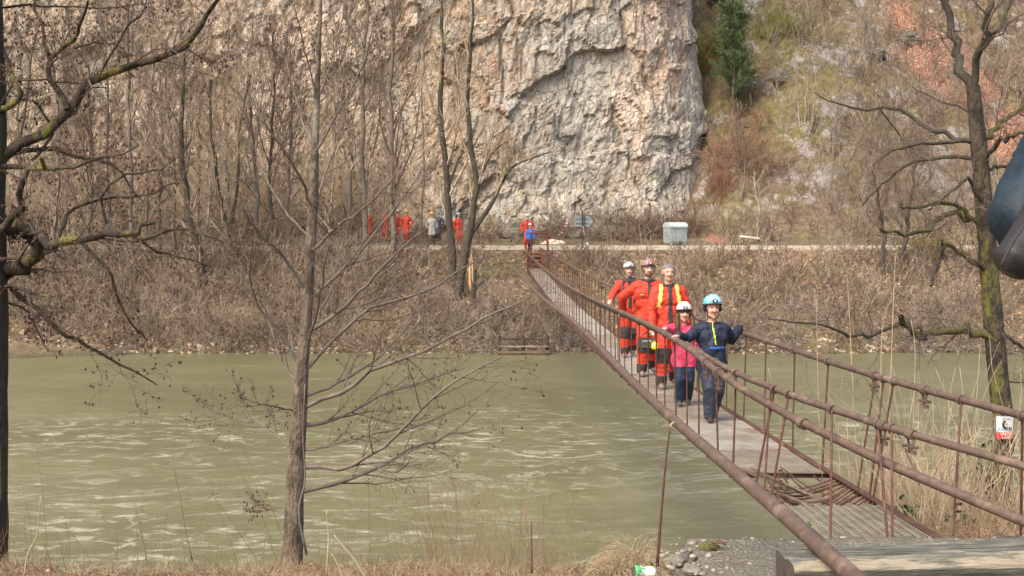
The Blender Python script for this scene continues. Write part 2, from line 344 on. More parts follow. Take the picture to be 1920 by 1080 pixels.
# ------------------------------------------------------------------ cliff
def build_cliff():
    path = []; st = .15
    for x in np.arange(-58, 5.9, st): path.append((x, 70+.012*max(0, -x-5)**1.0*0, 0, -1))
    for a in np.arange(-math.pi/2, 0, st/7): path.append((5.9+7*math.cos(a), 77+7*math.sin(a), math.cos(a), math.sin(a)))
    for y in np.arange(77, 100, .3): path.append((12.9, y, 1, 0))
    path = np.array(path); zs = np.concatenate([np.arange(-1.8, 19, st), np.arange(19, 34, .5)])
    n, m = len(path), len(zs)
    X = np.repeat(path[:, 0], m); Y = np.repeat(path[:, 1], m); NX = np.repeat(path[:, 2], m); NY = np.repeat(path[:, 3], m); Z = np.tile(zs, n)
    X = X+(X > 3)*sstep(3, 9, X)*(.75*sstep(13, 7.5, Z)-.35*sstep(11, 16, Z)+.25*perlin(Z*.45, Z*0+3, Z*0))
    wx, wy, wz = X+.6*perlin(X*.4, Y*.4, Z*.4), Y, Z+.6*perlin(X*.4+9, Y*.4, Z*.4)
    D = .7*fbm(wx*.09, wy*.09, wz*.07, 4)+.48*facets(wx*.30+2, wy*.30, wz*.24, 1.0)+.2*facets(wx*.85, wy*.85, wz*.68, 1.1, 9)
    D += .07*facets(wx*2.1, wy*2.1, wz*1.3, 1.2, 17)+.13*fbm(wx*.9, wy*.9, wz*.40, 4, True)+.10*fbm(wx*4, wy*4, wz*2, 3)
    D -= .32*sstep(.55, .95, fbm(wx*.55+20, wy*.55, wz*.16, 3, True))           # vertical clefts
    D += 1.4*sstep(3.0, -1, Z+1.2*perlin(X*.3, Y*0, Z*0))+.5*sstep(8, 16, Z)
    D *= np.where(NX > .7, .55, 1)
    D -= .05*np.clip(Z-4, 0, 40)
    v = np.stack([X+NX*D, Y+NY*D, Z], 1)
    i = np.arange(n*m).reshape(n, m); q = np.stack([i[:-1, :-1], i[1:, :-1], i[1:, 1:], i[:-1, 1:]], -1).reshape(-1, 4)
    g = G('limestone'); w = g.mapv((1, 1, .55))
    n1 = g.noise(.5, 9, .72, w, .8); n2 = g.noise(1.6, 9, .75, g.mapv((1, 1, .6), (5, 5, 5)), .6); n3 = g.noise(7, 6, .7, g.mapv((1.3, 1.3, .6)))
    grey = g.ramp(n2, [(.3, (.20, .19, .165)), (.45, (.40, .385, .335)), (.7, (.57, .545, .48))])
    warm = g.ramp(n2, [(.28, (.23, .155, .10)), (.43, (.43, .32, .215)), (.56, (.57, .465, .335)), (.72, (.74, .65, .51))])
    zone = g.noise(.10, 3, .5, g.mapv((1, 1, .8), (1, 0, 2)))
    grey_zone = g.math('MAXIMUM', g.sphere((3.2, 70, 7.5), 3, 6.5, (1, .3, .7)), g.math('MAXIMUM', g.sphere((11.5, 72, 4.5), 2.2, 4.2, (1.1, .3, .3)), g.sphere((4, 70, 0), 1, 7, (.6, .3, 1.2))))
    wm = g.math('MULTIPLY', g.ramp(n1, [(.40, 0.), (.54, 1.)]), g.math('SUBTRACT', 1.0, g.math('MULTIPLY', grey_zone, .85)))
    col = g.mix(wm, grey, warm)
    cream = g.math('MAXIMUM', g.sphere((9.2, 70, 13), 1.3, 3.6, (1.2, .25, .5)), g.math('MAXIMUM', g.sphere((7.6, 70, 7.3), .8, 2.6, (1.2, .25, .5)), g.sphere((-16, 70, 9), 3, 9, (.6, .2, .8))))
    col = g.mix(g.math('MULTIPLY', g.math('MULTIPLY', cream, g.ramp(n2, [(.42, 0.), (.55, 1.)])), .9), col, g.ramp(n3, [(.35, (.56, .38, .27)), (.6, (.74, .62, .50))]))
    pink = g.math('MULTIPLY', g.math('MAXIMUM', g.sphere((-2.6, 70, 10), 1.5, 5, (.8, .3, .45)), g.sphere((10.6, 71, 12), .7, 2.4, (1, .3, .35))), g.ramp(g.noise(.9, 6, .7, g.mapv((1.3, 1, .5), (8, 1, 1))), [(.48, 0.), (.56, 1.)]))
    col = g.mix(g.math('MULTIPLY', pink, .6), col, (.42, .25, .15))
    spk = g.noise(3.6, 9, .82, g.mapv((1.2, 1.2, .8), (4, 4, 1)), .4)
    col = g.mix(g.ramp(spk, [(.36, .75), (.47, 0.)]), col, (.13, .10, .075)); col = g.mix(g.ramp(spk, [(.56, 0.), (.68, .6)]), col, (.66, .60, .50))
    veg = g.math('MULTIPLY', g.sphere((-24, 70, 6), 8, 20, (.7, .2, 1)), g.ramp(g.noise(1.0, 9, .8, g.mapv((1, 1, .8), (9, 9, 1))), [(.46, 0.), (.56, .6)])); col = g.mix(veg, col, (.24, .185, .125))
    dark = g.ramp(g.noise(1.1, 9, .8, g.mapv((1.5, 1.5, .5), (2, 9, 4)), .5), [(.28, 1.), (.38, 0.)])
    col = g.mix(g.math('MULTIPLY', dark, .8), col, (.09, .07, .055))
    low = g.n.new('ShaderNodeMapRange'); g.l.new(g.math('ADD', g.sep(2), g.math('MULTIPLY', g.noise(.6, 6, .7), 5)), low.inputs[0]); low.inputs[1].default_value = 4.6; low.inputs[2].default_value = 2.6
    col = g.mix(g.math('MULTIPLY', low.outputs[0], g.ramp(n2, [(.42, 1.), (.56, .1)])), col, (.20, .155, .085))
    crk = g.voro(1.5, g.mapv((1.4, 1.4, .7), (0, 0, 0)), 'DISTANCE_TO_EDGE')
    col = g.mix(g.math('MULTIPLY', g.ramp(crk, [(.0, 1.), (.045, 0.)]), .6), col, (.13, .105, .085))
    m_ = g.end(col, .92, g.math('ADD', g.math('ADD', n2, g.math('MULTIPLY', n3, .35)), g.math('ADD', g.math('MULTIPLY', spk, .6), g.ramp(crk, [(0., 0.), (.06, .3)]))), .9, .2)
    o = obj('limestone_cliff', mesh_np('limestone_cliff', v, q, m_, smooth=False), kind='structure')
build_cliff()
# ------------------------------------------------------------------ suspension bridge
def cx(Y): return 2.34-.0175*(Y-7)-.000245*(Y-7)*(Y-15)
HW = .385
_dk = [onplan(*p, cx) for p in ((1642, 1003), (1343, 800), (1251, 731), (1118, 621), (1069, 580), (1046, 556), (1004, 503))]
_dy = np.array([p[1] for p in _dk]); _dz = np.array([p[2] for p in _dk])
_co = np.polyfit(_dy, _dz, 3)
YEND = 52.5
def dz(Y): return float(np.polyval(_co, Y))
def xn(Y, off): return cx(Y)+off
bridge = empty('suspension_bridge', (cx(30), 30, dz(30)), 'narrow rusty cable footbridge with a worn plate deck, spanning the green river', 'footbridge')
BL = tuple(bridge.location)
def bobj(name, bmb, m, kind=None, **k): 
    o = bmb.done(name, m, bridge, kind, **k); o.data.transform(Matrix.Translation(-bridge.location)); return o
# deck plates
plate_edges = [9.25, 10.35, 11.5, 12.35, 14.0, 15.6, 17.3, 18.3, 20.2, 22, 23.2, 25.2, 27.1, 28.3, 30.2, 32.1, 33.4, 35.3, 37.2, 38.6, 40.5, 42.4, 43.6, 45.5, 47.4, 48.8, 50.6, YEND]
for i, (a, b) in enumerate(zip(plate_edges[:-1], plate_edges[1:])):
    ys = np.linspace(a+.008, b-.008, 4); dzp = rnd.uniform(-.006, .006)
    v = []; sk = rnd.uniform(-.03, .03)
    for y in ys:
        for s in (-1, 1):
            for h in (0, -.008): v.append((cx(y)+s*(HW-.03)-BL[0], y+sk*s-BL[1], dz(y)+dzp+h+rnd.uniform(-.004, .004)-BL[2]))
    v = np.array(v); f = []
    for k in range(3):
        o = 4*k; f += [(o, o+2, o+6, o+4), (o+1, o+5, o+7, o+3), (o, o+4, o+5, o+1), (o+2, o+3, o+7, o+6)]
    f += [(0, 1, 3, 2), (12, 14, 15, 13)]
    rusty = i in (0, 3, 4, 5, 9, 10, 16) 
    obj('deck_plate', mesh_np('deck_plate', v, f, M['deck_rust'] if rusty else M['deck_grey'], smooth=False), bridge)
# long edge angles and cross bearers
for s in (-1, 1):
    ys = np.linspace(6.2, YEND+.3, 60); v = []
    for y in ys:
        x = cx(y)+s*HW; z = dz(y)
        for dx, h in ((-.03, .012), (.03, .012), (.03, -.055), (.018, -.055), (.018, 0), (-.03, 0)): v.append((x+dx*s-BL[0], y-BL[1], z+h-BL[2]))
    n = len(ys); idx = np.arange(n*6).reshape(n, 6); nx = np.roll(idx, -1, 1)
    q = np.stack([idx[:-1], nx[:-1], nx[1:], idx[1:]], -1).reshape(-1, 4)
    obj('edge_beam', mesh_np('edge_beam', v, q, M['rust'], smooth=False), bridge)
bear = BM().box((0, 0, 0), (2*HW+.12, .04, .04)).done('cross_bearer', M['rust']).data
bpy.data.objects.remove([o for o in COL.objects if o.data == bear][0])
for y in [k for k in np.arange(6.3, YEND, 1.0) if not 7.9 < k < 9.0]:
    o = obj('cross_bearer', bear, bridge); o.location = (cx(y)-BL[0], y-BL[1], dz(y)-.035-BL[2])
# near grating: fine lengthwise bars over cross bars, slightly skewed like expanded mesh
y0, y1 = 6.25, 7.95; paths = []; rad = []
for k in range(40):
    u = -1+2*k/39
    paths.append([(cx(y)+u*(HW-.03)+.02*(y-7), y, dz(y)+.004*math.sin(k*1.7)) for y in np.linspace(y0, y1+.05*math.sin(k), 4)]); rad.append([.0045]*4)
v, q = tubes(paths, rad, 4); paths = []; rad = []
for y in np.arange(y0, y1, .035):
    paths.append([(cx(y)+u*(HW-.02), y+.02*u, dz(y)-.008) for u in (-1, 0, .5, 1)]); rad.append([.004]*4)
v2, q2 = tubes(paths, rad, 4); v = np.vstack([v, v2])-BL; q = np.vstack([q, q2+len(v)-len(v2)])
obj('deck_grating', mesh_np('deck_grating', v, q, M['grating']), bridge, 'stuff')
# broken bay: bowed rods hanging between the beams, twisted frame pieces on the left
for k in range(15):
    t = k/14; yb = 7.98+t*1.05
    sag = .05+.05*math.sin(t*3)+.10*(1-t)*.4
    pts = []
    for u in np.linspace(1, -.75+.35*abs(t-.4), 7):
        w = (1-u)/2
        pts.append((cx(yb)+u*HW, yb-.28*w*(1-t*.2)+.03*math.sin(w*6+k), dz(yb)-.01-sag*math.sin(min(1, w*1.15)*math.pi)-.03*w*rnd.random()))
    tube_obj('bent_rod', pts, .0115, M['oldwood'] if k % 3 else M['rust'], bridge, 6, 10, BL)
for off, r in ((.31, .008), (.1, .006), (-.12, .006)):
    tube_obj('lengthwise_rod', [(cx(y)+off-.05*(y-8), y, dz(y)-.02-.055*math.sin((y-7.95)/1.25*math.pi)) for y in np.linspace(7.95, 9.2, 6)], r, M['rust'], bridge, 6, 8, BL)
tube_obj('loose_wire', [(cx(8.9)-.10, 8.95, dz(8.9)+.10), (cx(8.6)+.0, 8.6, dz(8.6)+.02), (cx(8.3)+.08, 8.3, dz(8.3)+.0)], .005, M['rust'], bridge, 5, 6, BL)
for (ax, ay, az), (bx, by, bz), w in (((-.33, 9.35, .01), (-.05, 7.98, .035), .035), ((-.36, 9.0, -.03), (-.14, 8.05, -.02), .03), ((-.30, 9.1, .06), (-.12, 8.1, .05), .016), ((-.38, 8.6, -.08), (-.20, 8.0, -.06), .03)):
    a = Vector((cx(ay)+ax, ay, dz(ay)+az)); b = Vector((cx(by)+bx, by, dz(by)+bz))
    r = (b-a).to_track_quat('Y', 'Z').to_matrix()
    bobj('broken_plank', BM().box((a+b)/2, (w*1.6, (b-a).length, w*.5), r, .003), M['oldwood'], rough=.004)
for k in range(7):
    y = 8.05+.15*k; tube_obj('twisted_wire', [(cx(y)-.36+.04*k, y, dz(y)-.01), (cx(y)-.33+.04*k, y+.05, dz(y)+.06+.02*(k % 3)), (cx(y)-.27+.04*k, y+.02, dz(y)+.02)], .006, M['rust'], bridge, 5, 6, BL)
# cables
def cable(name, pix, off, r, ext=None, n=60, pre=None):
    fx = (lambda Y: cx(Y)+off(Y)) if callable(off) else (lambda Y: cx(Y)+off)
    pts = [onplan(px, py, fx) for px, py in pix]
    pts.sort(key=lambda p: p[1])
    Y = np.array([p[1] for p in pts]); Z = np.array([p[2] for p in pts])
    d0 = (Z[1]-Z[0])/(Y[1]-Y[0])
    Ys = np.concatenate([np.linspace(Y[0]-.9 if not name.startswith('guy') else Y[0]-.6, Y[0], 6)[:-1], np.linspace(Y[0], Y[-1], n)])
    Zs = np.where(Ys < Y[0], Z[0]+d0*.9*(Ys-Y[0]), np.interp(Ys, Y, Z))
    for _ in range(10): Zs[6:-1] = .25*Zs[5:-2]+.5*Zs[6:-1]+.25*Zs[7:]
    P3 = np.array([(fx(y), y, z) for y, z in zip(Ys, Zs)])
    rr = np.interp(Ys, [4, 14, 54], r)
    v, q = tubes(P3[None]-np.array(BL), rr[None], 10)
    obj(name, mesh_np(name, v, q, M['rust_cable']), bridge)
    return lambda y: (fx(y), y, float(np.interp(y, Ys, Zs)))
OA = HW+.03; 
Ar = cable('handrail_cable', [(1920, 780), (1796, 742), (1734, 725), (1657, 703), (1552, 672), (1490, 657), (1405, 629), (1310, 597), (1210, 566), (1140, 535), (1075, 502), (1010, 463)], lambda Y: OA+.03*max(0, 10-Y)**2, (.025, .028, .020))
Br = cable('handrail_cable', [(1920, 874), (1800, 829), (1708, 803), (1665, 785), (1562, 748), (1450, 708), (1380, 686), (1330, 668), (1225, 615), (1120, 571), (1060, 540), (1020, 508), (975, 465)], lambda Y: -OA+.08*max(0, 10-Y)**2, (.025, .028, .020))
Cr = cable('handrail_cable', [(1920, 978), (1850, 941), (1750, 888), (1600, 808), (1500, 757), (1400, 706), (1330, 668), (1225, 611), (1120, 566), (1060, 535), (1020, 503), (970, 461)], lambda Y: -OA-.05+.08*max(0, 10-Y)**2, (.031, .035, .022))
Dr = cable('guy_cable', [(1605, 1085), (1500, 985), (1400, 897), (1330, 846), (1245, 778), (1150, 680), (1100, 622), (1060, 590), (1020, 562), (985, 527), (962, 500), (945, 474)], lambda Y: -.985-.0103*(Y-4.95), (.039, .043, .027))
# hangers: thin rods from each handrail cable down to the edge beams, with a ring clamp on top
rod = BM().cyl((0, 0, 0), (0, 0, -1), 1, 1, 6).done('hanger', M['rust']).data; bpy.data.objects.remove([o for o in COL.objects if o.data == rod][0])
for p in rod.polygons: p.use_smooth = True
def ring_mesh():
    a = np.linspace(0, 2*math.pi, 13)[:-1]; P_ = []
    rings = [[(math.cos(t), 0, math.sin(t)) for t in np.append(a, a[0])]]
    v, q = tubes(rings, [[.26]*13], 6); v[:, 1] *= 1.5
    b = mesh_np('clamp', v, q, M['rust_cable']); return b
ring = ring_mesh()
def hang(fn, side, y, lean=0, r=.0075, dx=0, clamp=True, bot=None):
    tx, ty, tz = fn(y); bx, by, bz = cx(y+lean)+side*HW+side*.012, y+lean, dz(y+lean)-.03
    t = Vector((tx, ty, tz)); b = Vector(bot) if bot is not None else Vector((bx+dx, by, bz)); d = t-b
    o = obj('hanger', rod, bridge); o.matrix_local = Matrix.Translation(t-bridge.location) @ d.to_track_quat('Z', 'Y').to_matrix().to_4x4() @ Matrix.Diagonal((r, r, d.length, 1))
    if clamp:
        cr = float(np.interp(y, [4, 14, 54], (.025, .028, .020)))
        c = obj('clamp', ring, bridge); e = 1.18*cr; t2 = Vector(fn(y+.2))-Vector(fn(y-.2))
        c.matrix_local = Matrix.Translation(t-bridge.location) @ t2.to_track_quat('Y', 'Z').to_matrix().to_4x4() @ Matrix.Diagonal((e, e*rnd.uniform(.8, 1.4), e, 1))
def yat(fn, px):
    lo, hi = 6.0, 53
    for _ in range(40):
        m = (lo+hi)/2; x, y, z = fn(m)
        cy = CT*y-ST*z
        if 960+F*x/cy > px: lo = m
        else: hi = m
    return (lo+hi)/2
ayl = [yat(Ar, p) for p in (1917, 1802, 1657, 1553, 1490, 1436)]
byl = [yat(Br, p) for p in (1560, 1672, 1800, 1380, 1452)]
for k, y in enumerate(ayl):
    bt = {0: P(1914, 1004, 6.74), 1: P(1787, 1004, 6.78)}.get(k); hang(Ar, 1, y, rnd.uniform(-.06, .06), .009, bot=bt)
hang(Ar, 1, ayl[2]+.14, .1, .008, clamp=False); hang(Ar, 1, ayl[2]-.16, .05, .008)
byl.remove(byl[2])
for k, y in enumerate(byl):
    bt = {0: P(1557, 1010, 6.76), 1: P(1673, 1010, 6.74)}.get(k); hang(Br, -1, y, rnd.uniform(-.03, .03), .0095, bot=bt)
hang(Br, -1, byl[-1]-.22, -.25, .009); hang(Br, -1, byl[-1]+.06, -.35, .009, clamp=False); hang(Br, -1, byl[1]+.12, 0, .009, bot=P(1664, 1010, 6.8))
y = max(ayl)+.9
while y < YEND-.3: hang(Ar, 1, y, rnd.uniform(-.1, .1), .0085 if y < 25 else .011); y += rnd.uniform(.72, 1.0)
y = max(byl)+.7
while y < YEND-.3:
    hang(Br, -1, y, rnd.uniform(-.12, .12), .009 if y < 25 else .011)
    if rnd.random() < .2: hang(Br, -1, y+.12, rnd.uniform(-.2, .1), .008)
    y += rnd.uniform(.62, .9)
# heavier clamps with bolts, and the two near clamps on the lower cable
def big_clamp(fn, y, cr, bolts=True):
    x, yy, z = fn(y); b = BM()
    t2 = (Vector(fn(y+.1))-Vector(fn(y-.1))).normalized(); c = Vector((x, yy, z))
    b.cyl(c-t2*.028, c+t2*.028, cr*1.25, None, 14)
    if bolts:
        for s in (-1, 1):
            e = c+t2*.025*s; b.cyl(e+Vector((0, 0, -cr)), e+Vector((.01*s, 0, -cr-.075)), .009, None, 6); b.cyl(e+Vector((-.03, 0, -cr-.05)), e+Vector((.03, 0, -cr-.055)), .011, None, 6)
            b.cyl(e+Vector((0, 0, -cr-.075)), e+Vector((0, 0, -cr-.10)), .017, None, 6)
    bobj('bolted_clamp', b, M['rust_cable'], smooth=False)
for px in (1734, 1640): big_clamp(Ar, yat(Ar, px), .028)
for px in (1708, 1655): big_clamp(Br, yat(Br, px), .028)
big_clamp(Cr, yat(Cr, 1505), .036, False); big_clamp(Cr, yat(Cr, 1325), .042); big_clamp(Cr, yat(Cr, 1347), .042)
big_clamp(Dr, yat(Dr, 1100), .05, False)
# far landing: steps, posts and a crossbar
sx = cx(53.2); zl = dz(YEND); zt = far_z(sx, 55.6)
b = BM()
for s in (-1, 1):
    bobj('step_rail', BM().box((sx+s*.34, 54.1, (zl+zt)/2+.05), (.06, 3.1, .16), Matrix.Rotation(math.atan2(zt-zl, 2.9), 3, 'X')), M['rust_bright'])
    bobj('landing_post', BM().box((sx+s*.36, 52.6, zl-.25), (.08, .08, 1.5)), M['rust_bright'])
for k in range(5):
    t = (k+.5)/5; bobj('step', BM().box((sx, 52.7+2.8*t, zl+(zt-zl)*t+.08), (.66, .26, .04)), M['rust_bright'])
bobj('rail_post', BM().cyl(P(995, 505, 52.4), P(996, 437, 52.4), .035), M['rust_bright'])
pb = Vector(P(1029, 520, 52.4)); bobj('rail_post', BM().cyl((pb.x, pb.y, far_z(pb.x, pb.y)-.2), P(1026, 437, 52.4), .045), M['rust_bright'])
bobj('crossbar', BM().cyl(P(990, 437.5, 52.4), P(1027, 436, 52.4), .03), M['rust_bright'])
# ------------------------------------------------------------------ near abutment, timber, small things
g = G('abutment_concrete'); n = g.noise(9, 7, .75); v_ = g.voro(38); n3 = g.noise(60, 4, .7)
c = g.ramp(n, [(.3, (.18, .165, .125)), (.55, (.29, .27, .215)), (.75, (.40, .37, .30))]); c = g.mix(g.ramp(v_, [(.15, 0.), (.5, .55)]), c, (.13, .115, .08))
c = g.mix(g.ramp(g.noise(2.2, 6, .7), [(.55, 0.), (.68, .55)]), c, (.10, .09, .03))
M['concrete'] = g.end(c, .95, g.math('ADD', n, g.math('ADD', v_, n3)), .9, .03)
def abut():
    xs = np.arange(.78, 5.2, .035); ys = np.arange(3.4, 6.72, .035); X, Y = np.meshgrid(xs, ys, indexing='ij')
    x, y = X.ravel(), Y.ravel()
    edge = .13*fbm(x*2+3, y*2, x*0, 4)
    zt = -1.858+.012*fbm(x*9, y*9, x*0, 3)+.02*fbm(x*1.5, y*1.5, x*0+1, 3)-.08*sstep(6.2, 6.7, y)*0
    drop = sstep(.16+edge, -.02+edge, x-.90)+sstep(-.02, .10, y-6.55-.12*fbm(x*2.2, y*0, x*0+2, 4))
    z = zt-.5*np.clip(drop, 0, 1)
    v = np.stack([x, y, z], 1); i = np.arange(X.size).reshape(X.shape); q = np.stack([i[:-1, :-1], i[1:, :-1], i[1:, 1:], i[:-1, 1:]], -1).reshape(-1, 4)
    o = obj('abutment_slab', mesh_np('abutment_slab', v, q, M['concrete']))
    tag(o, 'rough weathered concrete slab carrying the near end of the bridge', 'concrete slab')
abut()
# pebbles set in and lying on the slab
def pebbles():
    vs = []; fs = []; off = 0
    bm = bmesh.new(); bmesh.ops.create_icosphere(bm, subdivisions=1, radius=1); bv = np.array([v.co[:] for v in bm.verts]); bf = np.array([[v.index for v in f.verts] for f in bm.faces]); bm.free()
    for k in range(1200):
        x = .86+4*rng.random()**1.4; y = 4.2+2.35*rng.random()
        if x < .86+.12*math.sin(y*5): continue
        r = (.004+.012*rng.random()**2)*(1+.5*(x < 1.2)); a = rng.random()*6.3; s = np.array([r*1.3, r, r*.7])
        p = bv*s*(1+.15*rng.normal(size=bv.shape)); p = np.stack([p[:, 0]*math.cos(a)-p[:, 1]*math.sin(a), p[:, 0]*math.sin(a)+p[:, 1]*math.cos(a), p[:, 2]], 1)+(x, y, -1.858)
        vs.append(p); fs.append(bf+off); off += len(bv)
    m = mat('pebble', (.30, .27, .22), (.17, .15, .115), 12, .9, 0, c3=(.38, .35, .28))
    o = obj('pebbles', mesh_np('pebbles', np.vstack(vs), np.vstack(fs), m), kind='stuff'); tag(o, 'small stones strewn over the concrete slab', 'pebbles')
pebbles()
# broken stones at the slab's left corner
M['stone'] = mat('pale_stone', (.24, .22, .185), (.11, .10, .08), 9, .95, .8, 30, dist=.02, c3=(.13, .125, .045))
def rock(name, c, d, m, seed, label=None, cat=None, group=None, sub=3, amp=.35):
    bm = bmesh.new(); bmesh.ops.create_icosphere(bm, subdivisions=sub, radius=1)
    co = np.array([v.co[:] for v in bm.verts]); n = facets(co[:, 0]*1.9+seed*3.1, co[:, 1]*1.9, co[:, 2]*1.9, .5)*amp*.7+.3*fbm(co[:, 0]*1.7+seed, co[:, 1]*1.7, co[:, 2]*1.7, 4)
    for v, k, p in zip(bm.verts, n, co): v.co = Vector(p*(1+k))*1.0; v.co = Vector((v.co.x*d[0], v.co.y*d[1], v.co.z*d[2]))
    me = bpy.data.meshes.new(name); bm.to_mesh(me); bm.free(); me.materials.append(m)
    o = obj(name, me); o.location = c; o.rotation_euler = (0, 0, seed*1.3)
    return tag(o, label, cat, group)
stones = [((1, 1250, 1052), .10, 'grey stone with a mossy flank at the slab corner, behind the green can'), ((2, 1285, 1068), .11, 'whitish broken stone at the bottom edge by the slab corner'), ((3, 1235, 1072), .08, 'small dark grey stone right beside the green can'),
          ((4, 1300, 1040), .09, 'pale crusty stone on the left rim of the slab'), ((5, 1345, 1058), .05, 'small white stone lying on the slab left of the timber'), ((6, 1268, 1030), .10, 'moss topped stone at the far left rim of the slab'), ((7, 1330, 1016), .09, 'flat olive mossed stone on the slab edge above the water')]
for (sd_, px, py), r, lb in stones:
    y = 6.35-(py-1015)*.018; p = P(px, py, y); p = (p[0], p[1], min(p[2], -1.85)-.01); rock('stone', p, (r*.7, r*.6, r*.34), M['moss'] if sd_ in (7,) else M['stone'], sd_, lb, 'stone', 'broken stones at the slab corner')
# weathered timber lying across the bridge head
def timber():
    L = 3.6; bm = bmesh.new(); n = 60; secs = []
    a = np.array(P(1462, 1046, 4.95)); ang = math.atan2(.135, 2.2)
    for i in range(n+1):
        t = i/n; x = t*L
        tw = .006*math.sin(x*2.1)+.01*math.sin(x*5)*.4; up = .05*sstep(0, 2.0, np.array(x))+.0
        w = .27+.01*math.sin(x*1.7); h = .42
        chip = .03*max(0, math.sin(x*2.6+.5))**3*(x > .5)
        prof = [(-.5*w, h*.5), (-.17*w, h*.5+.006), (.0, h*.5-.010), (.04*w, h*.5-.004), (.5*w-.012, h*.5-.0), (.5*w, h*.5-.014), (.5*w, -h*.5), (-.5*w, -h*.5), (-.5*w, h*.5-.02-chip)]
        prof[0] = (-.5*w+.02+chip, h*.5)
        secs.append([bm.verts.new((x, -y_+tw if False else y_+tw, z+float(up)+rnd.uniform(-.002, .002))) for y_, z in prof])
    m = len(secs[0])
    for i in range(n):
        for k in range(m): bm.faces.new([secs[i][k], secs[i][(k+1) % m], secs[i+1][(k+1) % m], secs[i+1][k]])
    bm.faces.new(secs[0]); bm.faces.new(secs[-1][::-1]); bmesh.ops.recalc_face_normals(bm, faces=bm.faces)
    me = bpy.data.meshes.new('timber_beam'); bm.to_mesh(me); bm.free()
    g = G('weathered_timber'); gv = g.mapv((.6, 9, 9)); n1 = g.noise(4, 8, .7, gv, .3); n2 = g.noise(16, 5, .7, g.mapv((.5, 6, 6)))
    c = g.ramp(n1, [(.38, (.09, .09, .07)), (.46, (.20, .20, .165)), (.53, (.32, .31, .25)), (.62, (.60, .53, .40))])
    c = g.mix(g.ramp(g.noise(2.2, 5, .7), [(.48, 0.), (.62, .7)]), c, (.17, .18, .13))
    tc = g.n.new('ShaderNodeTexCoord').outputs['Object']; sx = g.n.new('ShaderNodeSeparateXYZ'); g.l.new(tc, sx.inputs[0])
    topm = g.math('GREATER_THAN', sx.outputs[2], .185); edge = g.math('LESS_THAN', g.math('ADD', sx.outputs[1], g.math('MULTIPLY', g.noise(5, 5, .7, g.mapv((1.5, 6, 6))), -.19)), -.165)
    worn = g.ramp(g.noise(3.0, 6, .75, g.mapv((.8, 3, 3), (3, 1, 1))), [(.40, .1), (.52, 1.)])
    c = g.mix(g.math('MULTIPLY', g.math('MULTIPLY', edge, topm), worn), c, (.72, .62, .45))  # pale band paints an edge highlight as well as worn wood
    c = g.mix(g.math('MULTIPLY', g.math('SUBTRACT', 1.0, topm), .55), c, (.10, .105, .085))  # faces below the top darkened in colour, standing in for shade
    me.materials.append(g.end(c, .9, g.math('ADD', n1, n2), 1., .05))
    g = G('timber_end'); w = g.noise(14, 6, .7, g.mapv((1, 4, .8)))
    me.materials.append(g.end(g.ramp(w, [(.3, (.035, .028, .024)), (.6, (.10, .08, .065)), (.8, (.24, .22, .18))]), .95, w, .7, .02))
    for p in me.polygons:
        if abs(p.normal.x) > .9: p.material_index = 1
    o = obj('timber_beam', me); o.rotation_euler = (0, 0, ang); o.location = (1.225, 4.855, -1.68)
    tag(o, 'thick grey weathered timber lying across the near end of the bridge', 'timber beam')
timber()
for px, py, y, a, lb in ((1388, 1044, 5.6, .2, 'curled red leaf lying on the open concrete left of the timber'), (1350, 1012, 6.3, -.3, 'curled red leaf at the mossy far rim of the slab')):
    p = P(px, py, y); bm = bmesh.new(); vs = []
    for i in range(7):
        t = i/6; w = .014*math.sin(math.pi*(.08+.9*t)); vs.append([bm.verts.new((t*.075-.037, -w, .012*math.sin(t*3)+.008)), bm.verts.new((t*.075-.037, 0, .012*math.sin(t*3))), bm.verts.new((t*.075-.037, w, .012*math.sin(t*3)+.01))])
    for i in range(6):
        for k in range(2): bm.faces.new([vs[i][k], vs[i+1][k], vs[i+1][k+1], vs[i][k+1]])
    bmesh.ops.solidify(bm, geom=bm.faces[:], thickness=.002)
    me = bpy.data.meshes.new('leaf'); bm.to_mesh(me); bm.free(); me.materials.append(M['leaf_red']); o = obj('fallen_leaf', me); o.location = (p[0], p[1], -1.835); o.rotation_euler = (.2, 0, a); tag(o, lb, 'leaf')
# crushed drink can
def can():
    p = P(1207, 1072, 5.9); root = empty('drink_can', (p[0], p[1], p[2]), 'crushed green and white drink can lying in dry grass at the bottom edge', 'drink can')
    n = 20; paths = []; v = []
    for i, t in enumerate(np.linspace(-.06, .06, 12)):
        r = .033*(1 if abs(t) < .05 else .82)*(1-.22*math.exp(-(t*40)**2)); 
        for k in range(n):
            a = k*2*math.pi/n; v.append((t, r*math.cos(a)*(1-.25*math.exp(-(t*30)**2)), r*math.sin(a)))
    i = np.arange(12*n).reshape(12, n); nx = np.roll(i, -1, 1); q = np.stack([i[:-1], nx[:-1], nx[1:], i[1:]], -1).reshape(-1, 4)
    g = G('can_print'); tc = g.n.new('ShaderNodeTexCoord').outputs['Object']; g.pos = tc
    c = g.ramp(g.noise(22, 2, .5, tc), [(.46, (.10, .42, .13)), (.5, (.75, .8, .72))]); m_ = g.end(c, .35, spec=.5)
    b = obj('can_body', mesh_np('can_body', v, q, m_), root); root.rotation_euler = (0, .15, .3)
    for s in (-1, 1):
        o = BM().cyl((s*.058, 0, 0), (s*.0615, 0, 0), .027, None, 16).done('can_end', mat('aluminium', (.6, .6, .62), scale=5, rough=.35, bump=0, metal=1), root)
can()
